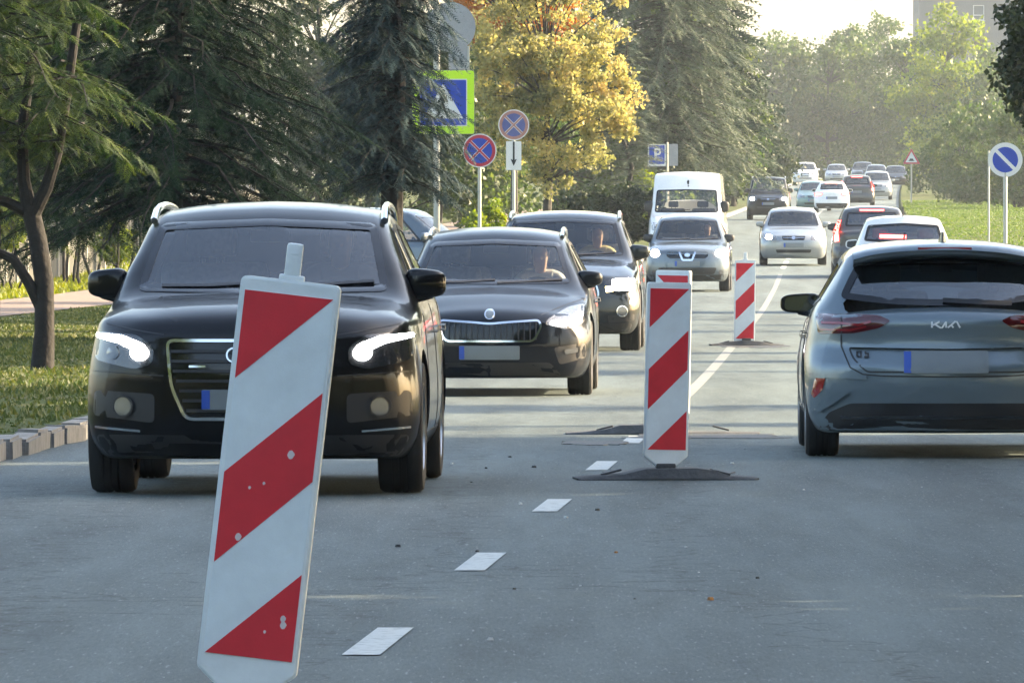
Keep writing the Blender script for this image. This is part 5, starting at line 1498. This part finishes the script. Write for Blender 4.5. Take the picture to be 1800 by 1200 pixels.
for k in range(150):
    b = np.array([rng.uniform(-1.1, .45), rng.uniform(-.5, .7), rng.uniform(2.1, 4.2)]); a = rng.uniform(0, 6.28); L_ = rng.uniform(.5, 1.0)
    t = np.linspace(0, 1, 6); pts = b + np.stack([t*L_*math.cos(a), t*L_*math.sin(a), -.02*t*L_ - .28*t*t*L_], 1)
    segs.append((pts, np.linspace(.014, .004, 6)))
    for q in np.arange(.1, 1.0, .08):
        i = min(int(q*5), 4); p = pts[i]*(1 - (q*5 - i)) + pts[i+1]*(q*5 - i); dr = (pts[i+1] - pts[i])/np.linalg.norm(pts[i+1] - pts[i]); sd = np.array([-dr[1], dr[0], 0])
        for sg in (-1, 1): Ps.append(p); Ds.append(dr*.6 + sd*sg*rng.uniform(.3, .9) + np.array([0, 0, rng.uniform(-.6, .1)])); Ls.append(rng.uniform(.14, .26))
V, F, n, k = place_sprays(T_FINE, np.array(Ps), np.array(Ds), np.array(Ls), rng.uniform(-.6, .6, len(Ps)), rng)
me = mesh_np('crown', V, F, [L_THU]); add_tint(me, np.repeat(np.clip(rng.normal(.55, .2, n), 0, 1), k), 3); obj_me('crown', me, root)
branch_tubes(segs).build('limbs', M_BARK, root, True)
# small trees and shrubs by the left fence
for i, (px, s, h) in enumerate([(215, 85, 3.2), (262, 83, 3.0), (160, 86, 3.4), (128, 84, 3.0)]):
    X, Y = at(px, s)
    broadleaf('young_tree', X, Y, h, ['thin dark young tree before the fence, right of the gap', 'thin young tree before the fence, nearest the black SUV mirror', 'slim young tree before the pale fence, in the middle', 'slim young tree before the pale fence, farthest left'][i], L_DRK, M_BARK, 40 + i, [(0, 0, 2.7, .8, .8, .8), (.2, 0, 2.2, .5, .5, .5)], 60, 70, .09, .22, .04, 1.4, stems=3, group='young trees along the fence')
for i, (px, s) in enumerate([(20, 90), (285, 77), (205, 82)]):
    X, Y = at(px, s)
    broadleaf('yellow_shrub', X, Y, 2.5, ['yellow green shrub at the left edge before the fence', 'yellow green shrub before the fence beside the black SUV roof', 'low yellow green shrub against the pale fence'][i], L_LIM, M_BARK, 50 + i, [(0, 0, 1.3 - .5*(i == 2), .35, .35, .9 - .35*(i == 2))], 50, 90, .08, .2, .03, .5, stems=3, cat='shrub', group='yellow green shrubs')
# yellow maple and neighbours behind the signs
X, Y = at(960, 72)
broadleaf('maple_tree', X, Y, 9, 'tall maple in yellow autumn leaf behind the no stopping signs', L_YEL, M_BARK2, 21, [(0, 0, 6.0, 2.0, 2.2, 2.6), (1.0, -.3, 4.2, 1.2, 1.3, 1.2), (-.9, 0, 4.4, 1.1, 1.4, 1.4), (.9, -.4, 2.7, .8, .8, .6), (.1, -.6, 2.3, .6, .6, .8), (-.9, -.2, 3.0, .8, .8, .9), (1.5, -.3, 3.6, .7, .8, .8)], 300, 110, .11, .30, .15, 2.0)
X, Y = at(905, 66)
broadleaf('orange_tree', X, Y, 10, 'reddish brown autumn tree behind the yellow maple', L_ORA, M_BARK2, 22, [(0, 0, 6.8, 1.9, 1.8, 2.2), (.8, 0, 7.6, 1.0, 1.0, 1.2)], 170, 90, .13, .36, .13, 2.4)
X, Y = at(1085, 66)
broadleaf('dark_shrub', X, Y, 2.4, 'dark brownish hedge bush below the yellow maple', L_DRK, M_BARK, 23, [(0, 0, .95, 1.5, 1.2, .95), (-1.0, 0, .7, .9, .8, .7)], 150, 130, .10, .25, .04, .5, stems=3, cat='shrub')
for i, (px, s, h) in enumerate([(835, 88, 1.5), (868, 86, 1.75)]):
    X, Y = at(px, s)
    broadleaf('thuja_bush', X, Y, h, ['small rounded lime green thuja left of the first disc post', 'taller lime green thuja between the two disc posts'][i], L_LIM, M_BARK, 60 + i, [(0, 0, h*.5, .30, .30, h*.52)], 90, 90, .06, .13, .03, .4, cat='shrub', group='lime green thujas', shell=.6)
X, Y = at(700, 80)
broadleaf('shade_tree', X, Y, 7, 'dark leafy tree behind the blue spruce', L_DRK, M_BARK, 24, [(0, 0, 3.8, 1.8, 1.8, 2.2), (1.2, 0, 2.4, .8, .8, 1.0)], 160, 90, .13, .4, .1, 1.5)
# spruces in the middle of the picture
X, Y = at(1195, 50)
conifer('spruce_tree', X - .6, Y, 17, 4.4, 'tall grey green spruce above the white van with sunlit tips', L_GREY, M_BARK2, 31, z_low=2.6, whorl=.28, per=11, T=T_MID, slen=.62, step=.19, droop=.30, tr=.26, max_z=11.5, up=.05)
X, Y = at(1105, 56)
conifer('spruce_tree', X, Y, 6.4, 1.35, 'smaller spruce with upright tips beside the yellow maple', L_GREY, M_BARK2, 32, z_low=.8, whorl=.26, per=8, T=T_MID, slen=.36, step=.15, droop=.20, tr=.11, up=.2)
X, Y = at(1262, 41)
conifer('spruce_tree', X, Y, 13, 2.5, 'dark spruce behind the tall one, left of the open sky', L_SPR, M_BARK2, 33, z_low=2.0, whorl=.34, per=10, T=T_FAR, slen=.85, step=.26, droop=.28, tr=.22)
X, Y = at(1130, 52)
broadleaf('leafy_shrub', X, Y, 2.4, 'pale green shrub at the roadside left of the white van', L_LIM, M_BARK, 34, [(0, 0, 1.0, .55, .6, 1.0)], 80, 80, .11, .24, .04, .5, stems=3, cat='shrub')
for i, (px, s, h, r, mt, lab) in enumerate([
    (60, 58, 9, 3.2, L_DRK, 'dark tree behind the fence at the left edge'), (220, 55, 11, 3.2, L_GRN, 'green tree behind the fence, second from the left edge'), (400, 57, 11, 3.2, L_DRK, 'dark tree behind the roof of the black SUV'),
    (560, 58, 11, 3.2, L_DRK, 'dark tree behind the right roof rail of the black SUV'), (770, 58, 11, 3.0, L_OLI, 'olive tree behind the post of the crossing sign'), (860, 54, 13, 3.2, L_OLI, 'tall olive tree behind the reddish autumn tree'),
    (985, 50, 13, 3.4, L_GRN, 'tall green tree behind the yellow maple'), (1075, 47, 12, 3.2, L_OLI, 'olive tree between the yellow maple and the tall spruce'), (1150, 44, 12, 3.2, L_DRK, 'dark tree behind the parking board'),
    (1225, 41, 9.5, 2.8, L_GRN, 'green tree behind the tall spruce'), (1290, 35, 6.4, 2.6, L_DRK, 'dark tree left of the people carrier')]):
    X, Y = at(px, s); k = random.Random(i + 70)
    lob = [(0, 0, h*.6, r*.9, r*.9, h*.38), (r*.4, -r*.2, h*.32, r*.75, r*.7, h*.24), (-r*.45, -.1*r, h*.28, r*.75, r*.65, h*.24), (k.uniform(-.3, .3)*r, 0, h*.84, r*.5, r*.5, h*.16), (0, -r*.2, h*.12, r*.9, r*.8, h*.14)]
    broadleaf('roadside_tree', X, Y, h, lab, mt, M_BARK2, 300 + i, lob, 190, 80, .20, .62, .16, h*.2, group='trees closing the left side')
# wood and hedge closing the view
bgd = [  # px, s, top in the picture, radius, material, label
    (1345, 22, 60, 4.6, L_OLI, 'olive autumn tree at the left end of the far wood'),
    (1405, 20, 72, 4.6, L_OLI, 'tawny tree under the open sky, second in the far wood'),
    (1455, 22, 85, 4.4, L_OLI, 'pale olive tree in the middle of the far wood'),
    (1505, 20.5, 55, 4.6, L_GRN, 'green tree of the far wood rising behind the queue'),
    (1555, 19.5, 45, 4.6, L_OLI, 'high bushy tree left of the grey building'),
    (1600, 22, 78, 4.2, L_GRN, 'broad green tree before the corner of the grey building'),
    (1660, 23.5, 28, 3.6, L_LIM, 'yellow green pointed tree in front of the grey building'),
    (1730, 22.5, 95, 3.6, L_OLI, 'yellow tree at the right below the building window'),
    (1790, 23, 105, 3.8, L_OLI, 'olive tree at the right edge of the far wood'),
    (1385, 20.5, 185, 3.6, L_GRN, 'dark lower tree behind the far parked cars on the left'),
    (1450, 20, 195, 3.6, L_GRN, 'dark lower tree directly behind the far cars'),
    (1520, 20.5, 185, 3.8, L_DRK, 'dark lower tree behind the right end of the far cars'),
    (1600, 21.5, 165, 3.6, L_GRN, 'green tree behind the triangular hump sign'),
    (1670, 23, 150, 3.8, L_GRN, 'dense green tree right of the hump sign'),
    (1745, 24, 140, 3.6, L_GRN, 'dense green tree behind the no parking disc'),
    (1300, 26, 200, 3.2, L_DRK, 'dark tree behind the people carrier'),
]
for i, (px, s, ytop, r, mt, lab) in enumerate(bgd):
    X, Y = at(px, s); k = random.Random(i); h = CAM_H + (400 - ytop + 32)/s - gz(X, Y) - .7
    lob = [(0, 0, h*.62, r*.85, r*.85, h*.36), (r*.4, -r*.2, h*.42, r*.7, r*.7, h*.25), (-r*.45, -.1*r, h*.40, r*.65, r*.65, h*.25), (k.uniform(-.3, .3)*r, 0, h*.84, r*.5, r*.5, h*.16), (0, -r*.2, h*.13, r*.95, r*.8, h*.15)]
    broadleaf('wood_tree', X, Y, h, lab, mt, M_BARK2, 100 + i, lob, 150, 62, .34, .95, .2, h*.25, group='trees of the far wood')
for i, (px, s, h, r, lab) in enumerate([(1655, 30, 5.2, 2.6, 'dark hedge bush right of the hump sign'), (1690, 33, 5.0, 2.6, 'dark round bush behind the right lawn'), (1722, 34, 5.4, 2.6, 'dark bush left of the thin post'), (1762, 36, 5.2, 2.6, 'dark bush behind the no parking post'), (1805, 37, 5.6, 2.6, 'dark bush at the right edge of the lawn')]):
    X, Y = at(px, s)
    broadleaf('hedge_bush', X + .8, Y, h, lab, L_GRN, M_BARK, 130 + i, [(0, 0, h*.5, r, r, h*.5), (r*.6, 0, h*.35, r*.7, r*.7, h*.35), (0, -.3, h*.16, r, r, h*.18), (r*.7, 0, h*.14, r*.8, r*.7, h*.16)], 150, 75, .22, .5, .08, .8, stems=2, cat='shrub', group='bushes behind the right lawn')
# trees along the right verge: they shade the near road; one reaches into the top right corner
for i, (Yt, d, h, r) in enumerate([(-2, 8.8, 10, 3.8), (6, 9.2, 10, 3.8), (14, 8.5, 10, 3.6), (21, 9.5, 11, 3.8), (28, 8.8, 10, 3.7), (35, 9.6, 11, 3.8), (42, 8.8, 10.5, 3.7), (49, 9.4, 11, 3.8), (56, 8.8, 10.5, 3.7), (63.5, 9.6, 11, 2.6)]):
    X = cx(Yt) + d
    broadleaf('verge_tree', X, Yt, h, 'leafy tree on the right verge outside the picture, %s counted from the camera' % ('first second third fourth fifth sixth seventh eighth ninth tenth eleventh twelfth thirteenth fourteenth fifteenth'.split()[i]), L_GRN, M_BARK, 200 + i, [(0, 0, h*.55, r, r, h*.36), (0, 0, h*.30, r*.8, r*.9, h*.2)], (330 if Yt < 66 else 130), 90, .28, .75, .16, 2.0, group='trees along the right verge')
for i, Yt in enumerate([70, 77, 95.5, 102, 109, 131, 139, 148, 160]):  # unseen trees, crowns shaped to shade the left verge and leave the road sunlit
    X = cx(Yt) + 10 + (i % 3)*.7
    broadleaf('unseen_shade_tree', X, Yt, 13, 'unseen tree on the right verge, high crown shaped for shade, %s of its row' % ('first second third fourth fifth sixth seventh eighth ninth tenth eleventh'.split()[i]), L_GRN, M_BARK, 230 + i, [(0, 0, 8.6, 3.7, 3.8, 2.3), (0, 0, 7.0, 2.2, 2.2, 1.3), (0, -.4, 4.0, .9, .6, .8)], 260, 80, .28, .8, .17, 4.0, group='unseen trees shading the left verge')
X, Y = at(1830, 106)
broadleaf('overhanging_tree', X + 1.62, Y, 8, 'dark leafy branches hanging into the top right corner', L_DRK, M_BARK, 250, [(0, 0, 5.0, 2.4, 2.0, 2.0), (-1.75, 0, 4.9, .75, .7, 1.0), (-1.85, 0, 3.9, .55, .5, .7), (-1.75, 0, 3.3, .4, .4, .5)], 190, 90, .12, .30, .14, 2.2)

# the street behind the camera: trees on both sides, seen only in the paint and glass of the cars
for i, (Yt, d, h, r) in enumerate([(-14, 10, 11, 4.5), (-26, 11, 12, 5), (-42, 10, 12, 5), (-62, 9, 12, 5.5), (-90, 6, 13, 6), (4, -13, 10, 4.5), (-10, -10, 11, 4.5), (-26, -11, 12, 5), (-44, -9, 12, 5), (-66, -8, 13, 5.5), (-95, -4, 13, 6), (20, -14, 11, 4.5), (34, -13, 11, 4.5)]):
    X = cx(Yt) + d
    broadleaf('street_tree', X, Yt, h, 'leafy street tree out of the picture, %s of the trees behind the camera' % ('first second third fourth fifth sixth seventh eighth ninth tenth eleventh twelfth thirteenth'.split()[i]), L_GRN, M_BARK, 400 + i, [(0, 0, h*.55, r, r, h*.40), (0, 0, h*.25, r*.9, r*.9, h*.22)], 110, 60, .5, 1.1, .2, 2.0, group='street trees behind the camera')
# ------------------------------------------------------------ fence, building, grass, drivers, haze
M_FPANEL = pbr('fence panel', (0.13, 0.13, 0.115), .8, var=.12, scale=2.5); M_FPOST = pbr('fence post', (0.27, 0.26, 0.23), .8, var=.1)
fr = empty('panel_fence', (cx(150) - 15.6, 150, gz(cx(150) - 15.6, 150))); tag(fr, 'pale panel fence with posts behind the young trees on the left', 'fence')
pm = MB(); pm.box((0, 0, .78), (.05, 2.38, 1.50), None, .01)
for k in range(9): pm.box((.03, -1.05 + k*.2625, .78), (.012, .05, 1.46))
pme = mesh_np('panel', pm.V, pm.F, [M_FPANEL]); qm = MB(); qm.box((0, 0, .7), (.13, .13, 2.0), None, .015); qme = mesh_np('post', qm.V, qm.F, [M_FPOST])
for k in range(46):
    Yp = 150 + k*2.5; Xp = cx(Yp) - 15.6; zp = gz(Xp, Yp)
    hd = -math.atan((cx(Yp + 2.5) - cx(Yp))/2.5)
    b = Vector(fr.location)
    obj_me('post', qme, fr, (Xp - b.x, Yp - b.y, zp - b.z), (0, 0, hd))
    Yq = Yp + 1.25; Xq = cx(Yq) - 15.6
    obj_me('panel', pme, fr, (Xq - b.x, Yq - b.y, gz(Xq, Yq) - b.z), (0, 0, hd))

# grey block behind the far wood
M_WALL = pbr('rendered wall', (0.13, 0.13, 0.135), .9, var=.06, scale=.3); M_WFR = pbr('window frame', (0.5, 0.51, 0.52), .5); M_WGL = pbr('window glass', (0.10, 0.12, 0.14), .08)
S = 17.0
X0, Yb = at(1615, S); z0 = gz(X0, Yb)
bl = empty('apartment_block', (X0, Yb, z0)); tag(bl, 'plain grey apartment block above the trees at the upper right', 'building')
ztop = 44.0
xs = [0, 5.6, 6.75, 10.6, 11.75, 15.6, 16.75, 22]
zlev = [0] + [z for k in range(14) for z in (1.6 + k*3.0, 3.2 + k*3.0)] + [ztop]
mb = MB()
for i in range(len(xs) - 1):
    for j in range(len(zlev) - 1):
        if i % 2 == 1 and j % 2 == 1: continue
        x0, x1, a, b = xs[i], xs[i+1], zlev[j], zlev[j+1]
        mb.add([(x0, 0, a), (x1, 0, a), (x1, 0, b), (x0, 0, b)], [(0, 1, 2, 3)])
        if i % 2 == 1: pass
mb.add([(0, 0, 0), (0, 14, 0), (0, 14, ztop), (0, 0, ztop)], [(3, 2, 1, 0)]); mb.add([(22, 0, 0), (22, 14, 0), (22, 14, ztop), (22, 0, ztop)], [(0, 1, 2, 3)]); mb.add([(0, 14, 0), (22, 14, 0), (22, 14, ztop), (0, 14, ztop)], [(3, 2, 1, 0)])
mb.build('wall', M_WALL, bl)
mb = MB(); mb.box((11, 7, ztop + .15), (22.6, 14.6, .5), None, .05); mb.build('roof', M_WALL, bl)
wf = MB(); w_, h_ = 1.15, 1.6
for sx in (-1, 1): wf.box((sx*(w_/2 - .05), .12, 0), (.10, .10, h_))
for z in (-h_/2 + .05, h_/2 - .05, -.25): wf.box((0, .12, z), (w_ - .2, .10, .10))
for sx in (-1, 1): wf.add([(sx*w_/2, 0, -h_/2), (sx*w_/2, .3, -h_/2), (sx*w_/2, .3, h_/2), (sx*w_/2, 0, h_/2)], [(0, 1, 2, 3)])
wfm = mesh_np('window', wf.V, wf.F, [M_WFR]); wg = MB(); wg.box((0, .20, 0), (w_, .02, h_)); wgm = mesh_np('pane', wg.V, wg.F, [M_WGL])
sl = MB(); sl.box((0, -.06, -h_/2 - .04), (w_ + .2, .16, .07)); slm = mesh_np('sill', sl.V, sl.F, [M_WFR])
for xw in (6.175, 11.175, 16.175):
    for k in range(5, 14):
        o = obj_me('window', wfm, bl, (xw, 0, 2.4 + k*3.0)); obj_me('pane', wgm, o); obj_me('sill', slm, o)

# grass of the verges
def grass(name, n, Yr, dr, hgt, seed, label, wid=.012, power=1.0, clip=None, mat=None):
    r = np.random.default_rng(seed)
    Y = Yr[0] + (Yr[1]-Yr[0])*r.random(n)**power; d = r.uniform(dr[0], dr[1], n)
    keep = np.ones(n, bool)
    X = _cx(Y) + d
    if clip is not None: keep = clip(X, Y, d)
    X, Y, d = X[keep], Y[keep], d[keep]; n = len(X)
    z = _cz(Y) + .12 + .006*np.clip(np.abs(d) - 3.8, 0, 60)
    pat = .5 + .5*np.sin(X*1.7 + 2*np.sin(Y*.4))*np.sin(Y*.23 + 1.3*np.sin(X*.9))
    h = hgt*r.uniform(.4, 1.2, n)*(.5 + .8*pat); a = r.uniform(0, 6.28, n); b = r.uniform(0, 6.28, n); w = wid*(1 + Y/90.0)
    base = np.stack([X, Y, z - .01], 1); wv = np.stack([np.cos(a)*w, np.sin(a)*w, 0*w], 1)
    tip = base + np.stack([np.cos(b)*h*.5, np.sin(b)*h*.5, h], 1)
    V = np.stack([base - wv, base + wv, tip], 1).reshape(-1, 3)
    me = mesh_np(name, V, np.arange(3*n).reshape(-1, 3), [mat or L_GRASS]); add_tint(me, np.clip(r.normal(.5, .25, n), 0, 1), 3)
    o = obj_me(name, me); tag(o, label, 'grass', kind='stuff'); return o
L_GRASS = leafmat('grass blades', [(0.026, 0.040, 0.013), (0.048, 0.068, 0.018), (0.12, 0.115, 0.035)], .6, .35, scale=.5)
inview = lambda m: (lambda X, Y, d: (np.abs(X*FPX/Y) < 960) & ((d < -13.3) | (d > -10.7) | (d > 0)))
grass('verge_grass', 130000, (36, 185), (-10.7, -3.95), .045, 1, 'shaded and sunlit grass of the left verge', clip=inview(0), power=.9)
grass('far_grass', 60000, (140, 330), (-24, -13.3), .11, 2, 'sunlit grass beyond the path on the left', clip=inview(0), mat=leafmat('grass tinted sunlit', [(0.06, 0.085, 0.012), (0.13, 0.155, 0.018), (0.22, 0.22, 0.025)], .6, .35, scale=.5))  # blades coloured yellow-lime so the sunlight sits in their colour
grass('lawn_grass', 70000, (150, 500), (3.98, 14), .05, 3, 'mown lawn of the right verge', clip=inview(0), mat=leafmat('lawn blades', [(0.04, 0.075, 0.014), (0.075, 0.125, 0.02), (0.14, 0.175, 0.03)], .6, .35, scale=.5))

# drivers behind the windscreens
M_SKIN = pbr('skin', (0.42, 0.26, 0.19), .55, var=.08, scale=20); M_HAIR = pbr('hair', (0.03, 0.02, 0.014), .6); 
def skin_mesh(name, joints, edges, rads, root_i=0, sub=2):
    me = bpy.data.meshes.new(name); me.from_pydata(joints, edges, [])
    o = bpy.data.objects.new(name, me); C.objects.link(o)
    o.modifiers.new('s', 'SKIN'); 
    for i, v in enumerate(me.skin_vertices[0].data):
        rr = rads[i]; v.radius = rr if isinstance(rr, tuple) else (rr, rr); v.use_root = (i == root_i)
    ss = o.modifiers.new('u', 'SUBSURF'); ss.levels = ss.render_levels = sub
    dg = bpy.context.evaluated_depsgraph_get(); out = bpy.data.meshes.new_from_object(o.evaluated_get(dg))
    bpy.data.objects.remove(o); out.name = name
    out.polygons.foreach_set('use_smooth', np.ones(len(out.polygons), bool))
    return out
SKIN = HAIR = SHIRT = None
def driver(root_car, sh, shirt, label, group='drivers'):
    global SKIN, HAIR, SHIRT
    if SKIN is None:
        J = [(0, .06, .48), (0, .035, .52), (0, .005, .60), (0, -.005, .68), (0, .015, .745),          # neck .. crown
             (.19, .04, .44), (.24, -.14, .26), (.17, -.34, .34), (.15, -.40, .37), (-.19, .04, .44), (-.24, -.14, .26), (-.17, -.34, .34), (-.15, -.40, .37),
             (.15, -.44, .385), (-.15, -.44, .385), (0, -.080, .63), (0, -.095, .618), (.125, -.39, .40), (-.125, -.39, .40), (0, .08, .40)]
        E = [(19, 0), (0, 1), (1, 2), (2, 3), (3, 4), (19, 5), (5, 6), (6, 7), (7, 8), (19, 9), (9, 10), (10, 11), (11, 12), (8, 13), (12, 14), (2, 15), (15, 16), (8, 17), (12, 18)]
        rad = [.05, .052, (.074, .088), (.080, .094), (.05, .055), .05, .042, .035, .03, .05, .042, .035, .03, .022, .022, .028, .014, .014, .014, .06]
        SKIN = skin_mesh('body', J, E, rad, 19); SKIN.materials.append(M_SKIN)
        J = [(0, .10, 0), (0, .11, .18), (0, .09, .34), (0, .07, .475), (.17, .06, .44), (.245, -.12, .27), (.20, -.26, .30), (-.17, .06, .44), (-.245, -.12, .27), (-.20, -.26, .30), (.12, -.2, -.04), (-.12, -.2, -.04), (.14, -.5, .02), (-.14, -.5, .02)]
        E = [(0, 1), (1, 2), (2, 3), (3, 4), (4, 5), (5, 6), (3, 7), (7, 8), (8, 9), (0, 10), (0, 11), (10, 12), (11, 13)]
        SHIRT = skin_mesh('clothing', J, E, [(.17, .12), (.165, .115), (.18, .12), (.10, .085), .075, .06, .05, .075, .06, .05, .09, .09, .075, .075], 0)
        J = [(0, .03, .70), (0, .045, .75), (0, -.03, .765), (0, .08, .65), (0, .08, .57)]
        HAIR = skin_mesh('hair', J, [(0, 1), (1, 2), (1, 3), (3, 4)], [.085, (.10, .095), (.085, .055), (.095, .07), (.07, .05)], 1); HAIR.materials.append(M_HAIR)
    M = root_car.matrix_basis
    y = sh.yw + .40 - sh.L/2; z = sh.zc - .39
    p = obj_me('person', SKIN)
    loc = Matrix.Translation(root_car.location) @ root_car.rotation_euler.to_matrix().to_4x4() @ Matrix.Translation((.38, y, z)) 
    p.matrix_world = loc; p.location = loc.to_translation(); p.rotation_euler = root_car.rotation_euler
    s = SHIRT.copy(); s.materials.append(shirt); obj_me('clothing', s, p); obj_me('hair', HAIR, p)
    tag(p, label, 'person', group)
SH1 = pbr('shirt pale', (0.5, 0.5, 0.5), .9); SH2 = pbr('shirt dark', (0.04, 0.05, 0.07), .9); SH3 = pbr('shirt yellow', (0.45, 0.4, 0.2), .9)
driver(suvA, shA, SH2, 'person in dark clothing driving the nearest black SUV', 'drivers')
driver(carB, shB, SH1, 'person in a pale shirt at the wheel of the black hatchback', 'drivers')
driver(carC, shC, SH3, 'person in a yellowish top driving the dark crossover', 'drivers')
driver(carD, shD, SH2, 'person in dark clothing driving the silver grey crossover', 'drivers')
driver(carH, shH, SH2, 'person in dark clothing driving the steel blue hatchback', 'drivers')

# haze: even, pale air round camera and scene
hz = MB(); hz.box((0, 0, 0), (5200, 3000, 60)); hv = bpy.data.objects.new('haze', mesh_np('haze', hz.V, hz.F)); C.objects.link(hv)
hv.location = (0, 1100, 60/2 - 2.5)
m, n, l = newmat('haze air'); o = n.new('ShaderNodeOutputMaterial'); v = n.new('ShaderNodeVolumePrincipled')
v.inputs['Color'].default_value = (0.82, 0.92, 1.0, 1); v.inputs['Density'].default_value = 0.00015; v.inputs['Anisotropy'].default_value = 0.35
l.new(v.outputs[0], o.inputs['Volume']); hv.data.materials.append(m); tag(hv, 'pale even haze filling the air over the road', 'haze', kind='stuff')
